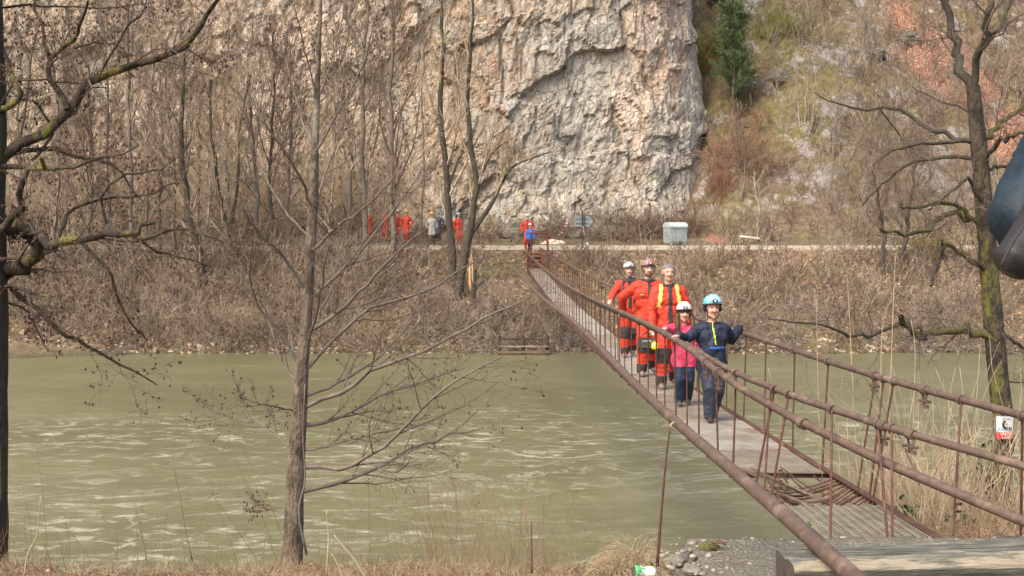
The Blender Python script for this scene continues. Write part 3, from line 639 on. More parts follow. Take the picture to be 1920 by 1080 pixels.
# ------------------------------------------------------------------ branch growth
def at(Pth, R, i, t):
    n = Pth.shape[1]; f = t*(n-1); k = np.minimum(f.astype(int), n-2); f = (f-k)[:, None]
    p = Pth[i, k]*(1-f)+Pth[i, k+1]*f; d = Pth[i, k+1]-Pth[i, k]; d /= np.linalg.norm(d, axis=1, keepdims=True)+1e-9
    return p, d, R[i, k]*(1-f[:, 0])+R[i, k+1]*f[:, 0]
def walk(p, d, L, r0, n, wig, up, tip=.35, curve=None):
    N = len(p); out = np.empty((N, n, 3)); out[:, 0] = p; st = (L/(n-1))[:, None]; d = d.copy()
    for k in range(1, n):
        d = d+rng.normal(size=d.shape)*wig; d[:, 2] += up; d /= np.linalg.norm(d, axis=1, keepdims=True)
        out[:, k] = out[:, k-1]+d*st
    R = r0[:, None]*np.linspace(1, tip, n)[None, :]
    return out, R
def grow(Pth, R, m, t0=.2, t1=1, lr=.45, ang=.8, up=.0, wig=.15, n=5, rr=.55, plane=None, lmin=.0):
    N = len(Pth); i = np.repeat(np.arange(N), m)
    t = t0+(t1-t0)*((np.tile(np.arange(m), N)+rng.random(N*m))/m)
    p, d, r = at(Pth, R, i, t)
    L = np.linalg.norm(np.diff(Pth, axis=1), axis=2).sum(1)[i]
    q = rng.normal(size=d.shape); 
    if plane is not None: q *= np.array(plane)
    q -= (q*d).sum(1, keepdims=True)*d; q /= np.linalg.norm(q, axis=1, keepdims=True)+1e-9
    a = ang*(.7+.6*rng.random(len(i)))[:, None]; dd = d*np.cos(a)+q*np.sin(a)
    Lc = np.maximum(L*lr*(.5+.8*rng.random(len(i)))*(1.15-.6*t), lmin)
    return walk(p, dd, Lc, np.maximum(r*rr, .0015), n, wig, up)
def cat_np(parts):
    vs, qs, o = [], [], 0
    for v, q in parts: vs.append(v); qs.append(q+o); o += len(v)
    return np.vstack(vs), np.vstack(qs)
def join_tubes(lst, sides): return cat_np([tubes(p, r, sides if isinstance(sides, int) else s) for (p, r), s in zip(lst, sides if not isinstance(sides, int) else [sides]*len(lst))])
def cones_on(Pth, R, per, size, t0=.5):
    """small seed cones hanging at the twigs: little diamonds"""
    N = len(Pth); i = rng.integers(0, N, per); t = t0+(1-t0)*rng.random(per); p, d, r = at(Pth, R, i, t)
    o = np.array([(1, 0, 0), (-.5, .87, 0), (-.5, -.87, 0), (0, 0, 1.3), (0, 0, -1.3)]); s = size*(.6+.8*rng.random(per))
    v = (p+[0, 0, -size])[:, None, :]+o[None]*s[:, None, None]; f = np.array([(0, 1, 3), (1, 2, 3), (2, 0, 3), (1, 0, 4), (2, 1, 4), (0, 2, 4)])
    return v.reshape(-1, 3), (f[None]+np.arange(per)[:, None, None]*5).reshape(-1, 3)
# ------------------------------------------------------------------ the alder in front of the water
def traced(pts, Y, dy=0, n=14, bulge=0):
    k = len(pts); return resample([P(px, py, Y+dy*(i/(k-1))+bulge*math.sin(i/(k-1)*3)) for i, (px, py) in enumerate(pts)], n)
def near_tree(name, label, Y, trunk, tr, limbs, bark, limb_mat, twig_mat, sub, cone=None, group=None, base=None, n_limb=14, twig_sides=3, trunk_n=40, cat='tree', moss_limbs=(), limb_scale=1.0):
    tp = resample([P(px, py, Y) for px, py in trunk], trunk_n)
    root = empty(name, tuple(tp[0]), label, cat, group); o0 = np.array(tp[0])
    rr = np.interp(np.linspace(0, 1, trunk_n), np.linspace(0, 1, len(tr)), tr)
    # knobbly trunk
    sides = 14; v, q = tubes(tp[None], rr[None], sides); 
    nrm = v-np.repeat(tp, sides, 0); k = 1+.10*fbm(v[:, 0]*9, v[:, 1]*9, v[:, 2]*3, 4)+.06*fbm(v[:, 0]*25, v[:, 1]*25, v[:, 2]*8, 2); v = np.repeat(tp, sides, 0)+nrm*k[:, None]
    obj('trunk', mesh_np('trunk', v-o0, q, bark), root)
    LP, LR = [], []
    for j, (pts, r0, r1, dy) in enumerate(limbs):
        r0 *= limb_scale; r1 *= limb_scale
        p = traced(pts, Y, dy, n_limb, bulge=.25*rnd.uniform(-1, 1)); p = p+np.concatenate([np.zeros((1, 3)), rng.normal(size=(n_limb-1, 3))*.4*r0*1.2]); r = np.linspace(1, 0, n_limb)**.8*(r0-r1)+r1
        v, q = tubes(p[None], r[None], 8); obj('limb', mesh_np('limb', v-o0, q, M['moss'] if j in moss_limbs else limb_mat), root)
        LP.append(p); LR.append(r)
    LP = np.array(LP); LR = np.array(LR)
    layers = []; cur = (LP, LR); parts = []
    for kw in sub:
        cur = grow(*cur, **kw); parts.append(tubes(*cur, 4 if kw.get('thick') else twig_sides) if False else tubes(*cur, twig_sides))
        layers.append(cur)
    v, q = cat_np(parts); o = obj('twigs', mesh_np('twigs', v-o0, q, twig_mat), root, 'stuff')
    if cone:
        v, f = cones_on(*layers[-1], *cone); obj('seed_cones', mesh_np('seed_cones', v-o0, f, mat('seed_cone', (.13, .06, .04), (.09, .045, .03), 5, .9, 0), False), root, 'stuff')
    return root
alder_limbs = [
 ([(566, 922), (640, 900), (700, 880), (760, 845), (830, 822), (905, 800)], .020, .004, .8),
 ([(567, 876), (640, 877), (700, 852), (760, 800), (810, 750), (870, 705), (935, 668)], .018, .004, -1.0),
 ([(570, 845), (600, 838), (680, 820), (740, 805), (800, 795)], .009, .003, .5),
 ([(571, 797), (620, 790), (680, 762), (715, 738), (800, 713), (870, 690)], .017, .004, .9),
 ([(573, 763), (640, 735), (705, 690), (780, 665), (860, 622), (930, 585), (985, 560)], .019, .004, -.8),
 ([(575, 742), (640, 715), (700, 680), (760, 618), (800, 560)], .014, .003, 1.4),
 ([(577, 690), (640, 622), (700, 575), (790, 550), (870, 500), (930, 480)], .017, .004, 1.0),
 ([(580, 620), (640, 580), (680, 540), (740, 478), (800, 430)], .018, .004, -.8),
 ([(582, 560), (650, 500), (700, 440), (770, 350), (800, 300)], .016, .004, .7),
 ([(586, 470), (640, 420), (700, 375), (760, 300)], .013, .003, -.9),
 ([(588, 400), (610, 330), (640, 240), (665, 140)], .011, .003, .6),
 ([(590, 290), (640, 200), (685, 110), (700, 40)], .010, .003, -.5),
 ([(592, 200), (620, 120), (640, 40), (650, -40)], .008, .003, .5),
 ([(565, 690), (520, 620), (480, 565), (468, 500), (475, 450)], .014, .004, -.6),
 ([(562, 720), (530, 680), (505, 600), (500, 540)], .011, .003, .9),
 ([(561, 690), (548, 650), (542, 610), (520, 585), (500, 570)], .010, .003, .5),
 ([(576, 545), (530, 480), (480, 430), (455, 385)], .014, .003, -.8),
 ([(584, 450), (540, 400), (500, 335), (480, 290)], .012, .003, .8),
 ([(587, 390), (550, 310), (510, 250), (470, 190)], .012, .003, -.6),
 ([(590, 290), (560, 200), (535, 110)], .009, .003, .7),
 ([(594, 180), (570, 90), (555, 20)], .007, .003, -.4),
 ([(548, 845), (500, 800), (440, 785), (365, 763)], .011, .003, .8),
 ([(550, 770), (500, 760), (450, 745)], .007, .0025, -.7),
 ([(545, 950), (510, 955), (480, 962)], .004, .002, .4),
 ([(578, 640), (600, 560), (610, 480), (640, 430)], .010, .003, -1.2),
 ([(574, 650), (590, 600), (625, 540), (650, 470), (700, 400)], .010, .003, 1.3)]
near_tree('alder_tree', 'slender bare alder rising from the near bank in front of the river, left of centre', 8.6,
 [(546, 1075), (550, 1000), (552, 940), (556, 860), (562, 760), (567, 680), (575, 580), (580, 480), (588, 380), (590, 280), (594, 180), (598, 80), (602, -20), (606, -110)], [.092, .079, .072, .068, .060, .052, .047, .043, .037, .031, .024, .018, .013, .009],
 alder_limbs, M['bark_brown'], M['bark_grey'], M['twig_near'],
 [dict(m=11, t0=.15, lr=.42, ang=.6, up=.06, wig=.12, n=7, rr=.5), dict(m=6, t0=.2, lr=.52, ang=.6, up=.03, wig=.16, n=5, rr=.55), dict(m=3, t0=.3, lr=.5, ang=.7, wig=.2, n=4, rr=.6)], (1300, .008))
# ------------------------------------------------------------------ mossy tree behind the right handrail
mossy_limbs = [
 ([(1826, 170), (1797, 112), (1782, 60), (1771, 0), (1766, -60)], .055, .03, .2),
 ([(1824, 172), (1840, 85), (1850, 30), (1862, -10), (1885, -60)], .045, .02, -.3),
 ([(1846, 75), (1880, 45), (1893, 0), (1880, -40)], .028, .012, .3),
 ([(1840, 275), (1868, 235), (1900, 215), (1950, 185)], .035, .02, .4),
 ([(1846, 300), (1880, 262), (1910, 250), (1955, 235)], .03, .015, -.4),
 ([(1838, 272), (1790, 255), (1740, 240), (1700, 212), (1640, 205), (1580, 200), (1525, 172)], .032, .006, .5),
 ([(1840, 268), (1780, 266), (1720, 272), (1680, 280), (1640, 305)], .024, .006, -.7),
 ([(1842, 300), (1780, 292), (1720, 300), (1680, 322), (1650, 350), (1615, 385)], .025, .006, .9),
 ([(1848, 395), (1820, 340), (1800, 345), (1760, 380), (1740, 392)], .022, .009, -.5),
 ([(1838, 425), (1808, 392), (1770, 380), (1725, 386), (1690, 390)], .030, .012, -.9),
 ([(1815, 412), (1790, 402), (1760, 410), (1725, 435), (1690, 436), (1645, 430)], .034, .014, -.9),
 ([(1850, 505), (1815, 485), (1790, 470), (1765, 455)], .035, .014, -.3),
 ([(1770, 462), (1760, 495), (1742, 535)], .022, .014, -.4),
 ([(1866, 640), (1835, 618), (1790, 620), (1740, 625), (1710, 618), (1690, 600)], .050, .030, -.5),
 ([(1695, 602), (1655, 622), (1610, 630), (1560, 615), (1500, 605), (1445, 600)], .026, .006, -.8),
 ([(1700, 605), (1725, 635), (1745, 625)], .028, .012, -.5),
 ([(1848, 600), (1880, 625), (1905, 645), (1950, 668)], .024, .015, .2),
 ([(1852, 318), (1880, 310), (1915, 310), (1950, 306)], .022, .012, .3),
 ([(1650, 205), (1690, 260), (1720, 330)], .008, .004, .2),
 ([(1835, 230), (1800, 200), (1760, 190), (1710, 160)], .014, .005, .6),
 ([(1868, 715), (1900, 716), (1945, 722)], .010, .006, .2),
 ([(1880, 945), (1850, 900), (1840, 870)], .02, .008, -.3)]
near_tree('mossy_tree', 'leaning bare tree with dark mossy limbs behind the right handrail, a notice on its trunk', 11.0,
 [(1876, 1010), (1873, 950), (1877, 880), (1882, 800), (1873, 720), (1864, 620), (1857, 540), (1851, 460), (1844, 380), (1838, 300), (1830, 220), (1824, 160)], [.140, .118, .108, .103, .098, .096, .091, .087, .083, .079, .074, .062],
 mossy_limbs, M['bark_moss'], M['bark_dark'], M['twig_near'],
 [dict(m=12, t0=.15, lr=.45, ang=.8, up=.04, wig=.25, n=6, rr=.28), dict(m=7, t0=.15, lr=.55, ang=.8, up=.02, wig=.25, n=5, rr=.5), dict(m=3, t0=.2, lr=.55, ang=.8, wig=.25, n=4, rr=.6)], None, moss_limbs=(3, 9, 10, 13, 11), limb_scale=.9)
# ------------------------------------------------------------------ spreading tree at the left edge
left_limbs = [
 ([(-40, 610), (0, 520), (35, 500), (62, 478), (68, 455)], .085, .06, -.2),
 ([(66, 462), (75, 447), (120, 448), (190, 442), (250, 440), (280, 420)], .055, .022, -.3),
 ([(72, 450), (45, 435), (10, 425), (-40, 380)], .05, .04, .3),
 ([(-40, 340), (15, 295), (60, 255), (125, 205), (170, 162), (230, 125), (280, 115), (345, 85), (380, 40), (402, 0), (430, -40)], .060, .012, -.4),
 ([(125, 205), (100, 155), (92, 115), (125, 85), (150, 60), (165, 0)], .032, .012, -.5),
 ([(97, 125), (85, 75), (72, 30), (55, -30)], .022, .010, .3),
 ([(-40, 305), (20, 292), (95, 276), (130, 292), (200, 300), (240, 345), (270, 380)], .030, .006, .4),
 ([(-20, 310), (60, 312), (110, 318), (180, 300), (260, 270)], .028, .006, -.4),
 ([(20, 540), (80, 590), (130, 630), (180, 655), (240, 690), (290, 720)], .026, .006, .6),
 ([(10, 535), (60, 548), (110, 565), (140, 590)], .018, .006, -.5),
 ([(145, 448), (200, 500), (215, 540), (240, 600), (280, 640)], .022, .005, .4),
 ([(170, 445), (260, 452), (320, 430), (380, 440), (430, 460)], .020, .005, -.4),
 ([(245, 440), (290, 470), (330, 480), (400, 500)], .016, .005, .8),
 ([(-30, 230), (30, 180), (20, 130), (-10, 60)], .035, .02, .2),
 ([(-30, 265), (25, 160), (60, 150), (120, 155), (200, 165)], .014, .005, .2),
 ([(-40, 20), (40, 10), (110, 12), (200, 14), (280, 5)], .014, .005, .3),
 ([(140, 90), (180, 80), (230, 90), (240, 130)], .012, .005, .2),
 ([(60, 300), (100, 250), (72, 200), (60, 190)], .016, .008, .2),
 ([(200, 420), (190, 370), (230, 330), (300, 320), (340, 290)], .018, .005, -.3),
 ([(110, 449), (130, 400), (180, 375), (260, 370), (330, 340)], .020, .005, .5),
 ([(-20, 560), (40, 575), (60, 600), (90, 660)], .014, .005, .2),
 ([(345, 85), (370, 105), (400, 118), (440, 112)], .008, .003, .2),
 ([(180, 155), (240, 50), (270, 20), (280, -40)], .012, .005, .2),
 ([(-40, 480), (-5, 440), (20, 420), (40, 340), (90, 300)], .05, .02, -.3)]
near_tree('spreading_tree', 'crooked mossy tree reaching in from the left edge of the picture', 8.8,
 [(-34, 1300), (-30, 1000), (-28, 800), (-26, 600), (-30, 400), (-26, 200), (-30, 0), (-34, -150)], [.20, .18, .17, .165, .155, .15, .135, .12],
 left_limbs, M['bark_dark'], M['bark_moss'], M['twig_near'],
 [dict(m=11, t0=.15, lr=.40, ang=.8, up=.02, wig=.27, n=6, rr=.25), dict(m=6, t0=.15, lr=.5, ang=.8, up=.0, wig=.25, n=5, rr=.5), dict(m=3, t0=.2, lr=.5, ang=.8, wig=.25, n=4, rr=.55)], (2600, .009), moss_limbs=(), limb_scale=.8)
# ------------------------------------------------------------------ trees on the far bank
def far_tree(name, label, Y, trunk, r0, r1, bark, twig_mat, n1=14, spread=.5, up=.12, extra=(), group='bare trees on the far bank', dens=1.0, ang=.55, cat='tree', lr=.38, t0=.3):
    pts = [P(px, py, Y) for px, py in trunk]; b = pts[0]; gz = far_z(b[0], Y); 
    if gz < b[2]: pts.insert(0, (b[0], Y, gz-.1))
    else: pts[0] = (b[0], Y, gz-.1)
    o0 = np.array(pts[0]); root = empty(name, tuple(o0), label, cat, group)
    tp = resample(pts, 18); tp[1:-1] += rng.normal(size=(16, 3))*.05; rr = np.linspace(r0, r1, 18)
    v, q = tubes(tp[None], rr[None], 8); obj('trunk', mesh_np('trunk', v-o0, q, bark), root)
    LP = [tp]; LR = [rr]
    for pl, a, c in extra:
        p = resample([P(px, py, Y) for px, py in pl], 18); r = np.linspace(a, c, 18); LP.append(p); LR.append(r)
        v, q = tubes(p[None], r[None], 7); obj('limb', mesh_np('limb', v-o0, q, bark), root)
    LP = np.array(LP); LR = np.array(LR)
    a = grow(LP, LR, n1, t0=t0, lr=lr, ang=ang, up=up, wig=.10, n=7, rr=.42)
    b_ = grow(*a, max(2, int(9*dens)), t0=.15, lr=.45, ang=.6, up=.08, wig=.16, n=4, rr=.5)
    c = grow(*b_, max(2, int(4*dens)), t0=.2, lr=.6, ang=.6, up=.05, wig=.2, n=3, rr=.6)
    a[1][:] = np.maximum(a[1], .016); b_[1][:] = np.maximum(b_[1], .012); c[1][:] = np.maximum(c[1], .010)
    v, q = cat_np([tubes(*a, 4), tubes(*b_, 3), tubes(*c, 3)]); obj('crown', mesh_np('crown', v-o0, q, twig_mat), root, 'stuff')
    return root
far_tree('riverside_tree', 'left stem of the tall forked tree pair on the far bank', 50, [(858, 590), (850, 500), (836, 350), (825, 200), (830, 100), (822, -20)], .20, .06, M['bark_dark'], M['twig_tan'], 12, extra=(([(838, 360), (860, 300), (890, 240)], .07, .03),), lr=.30)
far_tree('riverside_tree', 'right stem of the tall forked pair, one long limb bending right', 49.5, [(862, 592), (868, 510), (884, 420), (893, 330), (879, 220), (882, 110), (886, -10)], .20, .055, M['bark_dark'], M['twig_tan'], 12, extra=(([(882, 440), (920, 385), (940, 345), (965, 310), (1030, 285)], .12, .03), ([(890, 370), (905, 320), (925, 285), (950, 265)], .08, .03)), lr=.30)
far_tree('riverside_tree', 'dark straight trunk behind the person with the orange backpack', 54, [(688, 560), (682, 400), (679, 300), (682, 150), (690, 10)], .17, .06, M['bark_grey'], M['twig_red'], 16)
far_tree('riverside_tree', 'brownish straight trunk between the two red figures on the far road', 52, [(722, 600), (738, 450), (734, 300), (735, 150), (737, -10)], .17, .06, M['bark_grey'], M['twig_brown'], 16)
far_tree('riverside_tree', 'leaning dark green ivy covered trunk on the far bank left of the alder', 50, [(395, 610), (388, 550), (372, 470), (352, 380), (340, 250), (345, 100)], .25, .07, M['bark_dark'], M['twig_red'], 18, dens=1.3)
far_tree('riverside_tree', 'two pronged leaning tree right of the ivy covered trunk', 52, [(455, 560), (440, 480), (425, 420), (400, 300), (395, 150)], .15, .05, M['bark_dark'], M['twig_tan'], 16, extra=(([(430, 440), (445, 350), (450, 240), (470, 140)], .09, .03),))
far_tree('riverside_tree', 'thin upright trunk far left beyond the crooked limbs', 51, [(243, 560), (246, 430), (243, 250), (240, 80), (245, -20)], .13, .05, M['bark_grey'], M['twig_red'], 18, dens=1.3)
far_tree('riverside_tree', 'dark slim tree behind the crooked limbs, nearest the left edge', 50, [(100, 590), (98, 470), (110, 300), (100, 120)], .14, .05, M['bark_grey'], M['twig_red'], 18, dens=1.2)
far_tree('riverside_tree', 'slim tree on the far bank straight above the white debris', 53, [(160, 560), (165, 430), (172, 280), (165, 120)], .13, .05, M['bark_grey'], M['twig_brown'], 18, dens=1.2)
far_tree('riverside_tree', 'slim tree just left of the ivy covered trunk', 55, [(300, 520), (298, 400), (305, 260), (298, 110)], .12, .05, M['bark_grey'], M['twig_red'], 18, dens=1.2)
far_tree('riverside_tree', 'thin dark trunk directly left of the alder', 55, [(508, 520), (512, 430), (505, 300), (515, 180), (512, 60)], .12, .04, M['bark_dark'], M['twig_brown'], 16)
far_tree('riverside_tree', 'thin trunk hidden behind the alder stem', 53, [(615, 560), (618, 440), (625, 300), (632, 150)], .10, .04, M['bark_grey'], M['twig_tan'], 14)
far_tree('riverside_tree', 'pale fine tree with feathery crown against the cliff above the red figures', 62, [(790, 450), (795, 330), (790, 200), (800, 60)], .08, .03, M['bark_grey'], M['twig_tan'], 14, dens=.8, t0=.4)
far_tree('riverside_tree', 'left of two small dark trees standing on the bank right of the dumpster', 52, [(1657, 560), (1655, 440), (1648, 385), (1635, 320)], .11, .05, M['bark_dark'], M['twig_brown'], 12, dens=.9)
far_tree('riverside_tree', 'right of the two small dark trees, leaning right, on the bank right of the dumpster', 52, [(1672, 545), (1700, 450), (1706, 380), (1718, 300)], .12, .05, M['bark_dark'], M['twig_brown'], 12, dens=.9)
far_tree('birch_tree', 'pale slender multi stemmed birch on the slope right of the cliff', 72, [(1513, 420), (1512, 330), (1508, 250), (1514, 150)], .08, .03, M['birch'], M['twig_pale'], 9, extra=(([(1511, 300), (1500, 240), (1494, 160)], .045, .02), ([(1511, 290), (1522, 230), (1530, 150)], .045, .02)), dens=.5, ang=.3, group=None)
far_tree('birch_tree', 'thin white stem standing behind the road at the right of the white slab', 64, [(1418, 455), (1422, 400), (1412, 330)], .045, .02, M['birch'], M['twig_pale'], 8, dens=.4, ang=.3, group=None)
far_tree('dead_tree', 'pale bare snag on the hillside left of the red scree', 88, [(1605, 90), (1604, 60), (1606, 20)], .14, .05, M['birch'], M['twig_pale'], 8, extra=(([(1605, 70), (1592, 40), (1588, 20)], .07, .03), ([(1605, 65), (1620, 35), (1624, 15)], .07, .03)), dens=.4, ang=.3, group=None)
for k, (px, Y) in enumerate(((1570, 70), (1745, 68), (1800, 72), (1390, 68), (1630, 76))):
    lb = ['grey brown bare tree on the lower slope right of the birch', 'bare tree on the lower slope left of the mossy trunk', 'bare tree on the slope directly behind the mossy trunk', 'low bare tree on the slope above the white slab', 'bare tree halfway up the slope under the snag'][k]
    x = P(px, 400, Y)[0]; gz = far_z(x, Y); base_py = 540-F*math.tan(math.atan2(gz, Y)+TH)
    far_tree('hillside_tree', lb, Y, [(px, base_py), (px+rnd.uniform(-8, 8), base_py-70), (px+rnd.uniform(-12, 12), base_py-130), (px+rnd.uniform(-16, 16), base_py-180)], .09, .03, M['bark_grey'], M['twig_brown' if k % 2 else 'twig_grey'], 12, group='bare trees on the slope', dens=.8)
def snag():
    Y = 49.0; b0 = P(886, 590, Y); o0 = np.array((b0[0], Y, far_z(b0[0], Y)-.1)); root = empty('broken_stump', tuple(o0), 'dark broken stem with a pale splintered top beside the forked tree pair', 'stump')
    p = resample([o0, P(888, 540, Y), P(890, 505, Y)], 12); v, q = tubes(p[None], np.linspace(.13, .09, 12)[None], 8); obj('trunk', mesh_np('trunk', v-o0, q, M['bark_dark']), root)
    for k, (pts, r) in enumerate((([(883, 545), (881, 520), (882, 478)], .07), ([(886, 530), (886, 500), (884, 470)], .045))):
        p = resample([P(px, py, Y-.08) for px, py in pts], 10); v, q = tubes(p[None], (r*np.array([.3, .8, 1, 1, 1, .9, .8, .6, .4, .1]))[None], 6); obj('splinter', mesh_np('splinter', v-o0, q, mat('fresh_wood', (.55, .36, .20), (.42, .27, .15), 12, .8, .2)), root)
    p = resample([P(890, 545, Y), P(905, 528, Y), P(925, 520, Y), P(945, 524, Y)], 10); v, q = tubes(p[None], np.linspace(.06, .02, 10)[None], 6); obj('limb', mesh_np('limb', v-o0, q, M['bark_dark']), root)
snag()
extra_trees = [(40, 56, 'twig_red', 'dim slim tree far back at the left edge behind the spreading tree'), (130, 57, 'twig_tan', 'tan crowned tree behind the upper crooked limb'), (205, 54, 'twig_red', 'red brown crowned tree left of the thin upright trunk'), (275, 57.5, 'twig_tan', 'tan crowned tree right of the thin upright trunk'), (325, 53, 'twig_red', 'red brown crowned tree closely left of the ivy trunk'), (372, 60, 'twig_red', 'background tree rising behind the ivy trunk'), (430, 58, 'twig_tan', 'pale feathery tree behind the two pronged one'), (480, 54, 'twig_grey', 'grey crowned tree between the two pronged tree and the alder'), (545, 57, 'twig_red', 'red brown tree just left of the alder top'), (650, 56, 'twig_brown', 'brown crowned tree right of the alder top')]
for px, Y, tm, lb in extra_trees:
    x = P(px, 400, Y)[0]; gz = far_z(x, Y); by_ = 540-F*math.tan(math.atan2(gz, Y)+TH); top_ = rnd.uniform(-30, 120)
    far_tree('riverside_tree', lb, Y, [(px, by_), (px+rnd.uniform(-8, 8), by_*.66+top_*.34), (px+rnd.uniform(-14, 14), by_*.33+top_*.67), (px+rnd.uniform(-18, 18), top_)], .11, .035, M['bark_grey'], M[tm], 15, dens=1.0, lr=.33, t0=.2)
# pine with drooping fine foliage
def pine():
    Y = 74; x = P(1372, 300, Y)[0]; gz = far_z(x, Y); top = P(1372, 18, Y)[2]; root = empty('pine_tree', (x, Y, gz), 'green pine growing on the slope just right of the cliff edge', 'pine tree')
    H = top-gz; tp = resample([(x, Y, gz), (x+.1, Y, gz+H*.5), (x-.05, Y, top)], 14); o0 = np.array((x, Y, gz))
    v, q = tubes(tp[None], np.linspace(.13, .03, 14)[None], 8); obj('trunk', mesh_np('trunk', v-o0, q, M['bark_brown']), root)
    a = grow(tp[None], np.linspace(.13, .03, 14)[None], 95, t0=.22, lr=.24, ang=1.0, up=.10, wig=.08, n=5, rr=.3, lmin=.8)
    v, q = tubes(*a, 4); obj('branches', mesh_np('branches', v-o0, q, M['bark_brown']), root, 'stuff')
    b = grow(*a, 16, t0=.2, lr=.36, ang=.7, up=.05, wig=.1, n=4, rr=.4); c = grow(*b, 6, t0=.1, lr=.7, ang=.6, up=.12, wig=.1, n=2, rr=.9)
    b[1][:] = .014; c[1][:] = .016
    v, q = cat_np([tubes(*b, 3), tubes(*c, 3)]); obj('foliage', mesh_np('foliage', v-o0, q, M['needles']), root, 'stuff')
pine()
# ------------------------------------------------------------------ brush
def brush(name, label, x, y, zf, H, m, spread=.5, stems=1, subn=3, r=.010, droop=-.10, n=5, cat='brush', sub_lr=.45, rt=.007):
    """tangled stems standing at points x,y"""
    x = np.repeat(x, stems); y = np.repeat(y, stems); N = len(x)
    p = np.stack([x+rng.normal(size=N)*.12, y+rng.normal(size=N)*.12, np.zeros(N)], 1); p[:, 2] = zf(p[:, 0], p[:, 1])-.03
    d = rng.normal(size=(N, 3))*spread; d[:, 2] = 1; d /= np.linalg.norm(d, axis=1, keepdims=True)
    L = H*(.45+.75*rng.random(N)) if np.isscalar(H) else np.repeat(H, stems)*(.45+.75*rng.random(N))
    a = walk(p, d, L, np.full(N, r), n, .13, droop, .5); parts = [tubes(*a, 3)]
    if subn:
        b = grow(*a, subn, t0=.25, lr=sub_lr, ang=.7, up=.03, wig=.15, n=3, rr=.7); b[1][:] = np.maximum(b[1], rt); parts.append(tubes(*b, 3))
    v, q = cat_np(parts); o = obj(name, mesh_np(name, v, q, m), kind='stuff'); return tag(o, label, cat)
def scatter(n, x0, x1, y0, y1, f=None, thr=-.1):
    x = x0+(x1-x0)*rng.random(n*3); y = y0+(y1-y0)*rng.random(n*3)
    if f is not None:
        k = perlin(x*f+11, y*f, x*0)+.3*rng.normal(size=len(x))*.3 > thr; x, y = x[k], y[k]
    k = ~((x > -1.5) & (x < 2.5) & (y > 48.5) & (y < 56)); x, y = x[k], y[k]
    return x[:n], y[:n]
W = 55.0
def put(n, x0, x1, y0, y1, f, thr, name, label, H, m, spread, stems, subn, r=.016, rt=.011, so=.3, **k):
    x, y = scatter(n, x0, x1, y0, y1, f, thr)
    if y1 < 56: y = np.maximum(y, shore(x)+so)
    if callable(H): H = H(y)
    return brush(name, label, x, y, far_h, H, m, spread, stems, subn, r=r, rt=rt, n=4, **k)
fade = lambda h: (lambda y: h*np.clip((56.4-y)/4, .22, 1))
put(1100, -26, 27, 45.2, 54.9, .35, -.25, 'bank_brush', 'tangle of brown bare shrubs covering the far river bank', fade(1.4), M['twig_brown'], .55, 3, 3)
put(800, -26, 27, 46, 54.9, .5, -.15, 'bank_brush', 'tan dry stems mixed through the shrubs of the far river bank', fade(1.0), M['twig_tan'], .5, 3, 2)
put(600, -26, -5, 45.2, 55, .4, -.2, 'bank_brush', 'reddish brown thicket on the left half of the far river bank', fade(2.0), M['twig_red'], .5, 3, 3)
put(320, -4, 26, 45.1, 48.5, .5, 0, 'bank_brush', 'grey arching twigs overhanging the far waterline', 1.6, M['twig_grey'], .8, 4, 3, droop=-.3, so=.1)
put(250, -26, 26, 45.5, 54, .5, 0, 'bank_saplings', 'pale thin saplings standing out of the far bank brush', 2.0, M['twig_grey'], .25, 2, 3, r=.018, droop=-.02)
x, y = scatter(900, -26, 27, 53.0, 55.3, .6, -.3)
brush('verge_grass', 'straw coloured dry grass along the top of the far bank', x, y, far_h, .28, M['straw'], .4, 4, 0, r=.012, n=3, cat='grass')
put(500, -30, 11, 61.2, 68.5, .4, 0, 'cliff_foot_brush', 'dry shrubs at the foot of the cliff behind the road', 1.1, M['twig_brown'], .5, 3, 3)
put(200, 2.5, 11.5, 65.0, 69, .4, -.3, 'cliff_foot_brush', 'taller brown bushes at the cliff foot left of the dumpster', lambda y: rng.uniform(.8, 2.6, len(y)), M['twig_brown'], .6, 5, 3)
put(300, -34, -8, 61, 69, .4, -.2, 'cliff_foot_brush', 'high tan and red brown thicket at the foot of the cliff on the left', lambda y: rng.uniform(1.2, 5, len(y)), M['twig_red'], .4, 3, 3)
put(300, -34, -6, 61, 69, .4, -.2, 'cliff_foot_brush', 'pale tan saplings standing against the left part of the cliff', lambda y: rng.uniform(2, 8, len(y)), M['twig_tan'], .28, 3, 5, r=.02, rt=.013, droop=-.03)
put(850, 12, 42, 62.5, 96, .3, -.05, 'hillside_brush', 'grey brown scrub over the slope right of the cliff', lambda y: rng.uniform(.7, 2.2, len(y)), M['twig_brown'], .5, 3, 3, r=.022, rt=.016)
put(700, 12, 42, 62.5, 96, .25, .0, 'hillside_brush', 'dry tan grass and stems over the slope right of the cliff', .8, M['twig_tan'], .5, 4, 2, r=.02, rt=.016)
put(260, 17, 42, 62.5, 80, .25, -.2, 'hillside_brush', 'pale grey saplings on the lower slope right of the cliff', lambda y: rng.uniform(2, 4.5, len(y)), M['twig_grey'], .25, 2, 5, r=.024, rt=.016, droop=-.02)
def blob(cx_, cy_, r, n): a = rng.random(n)*6.3; k = r*np.sqrt(rng.random(n)); return cx_+k*np.cos(a), cy_+k*np.sin(a)
def shrub(px, Y, r, n, H, col_, label, name='shrub', c2=None):
    x0 = P(px, 300, Y)[0]; x, y = blob(x0, Y, r, n); m = mat(name+'_twigs', col_, c2 or tuple(k*.65 for k in col_), 2, .9, 0)
    o = brush(name, label, x, y, far_h, H, m, .65, 4, 4, r=.018, rt=.018, n=4); del o['kind']; o['category'] = 'shrub'; return o
shrub(1385, 70.5, 2.0, 45, 1.9, (.34, .20, .125), 'rust brown bush on the slope right of the cliff edge')
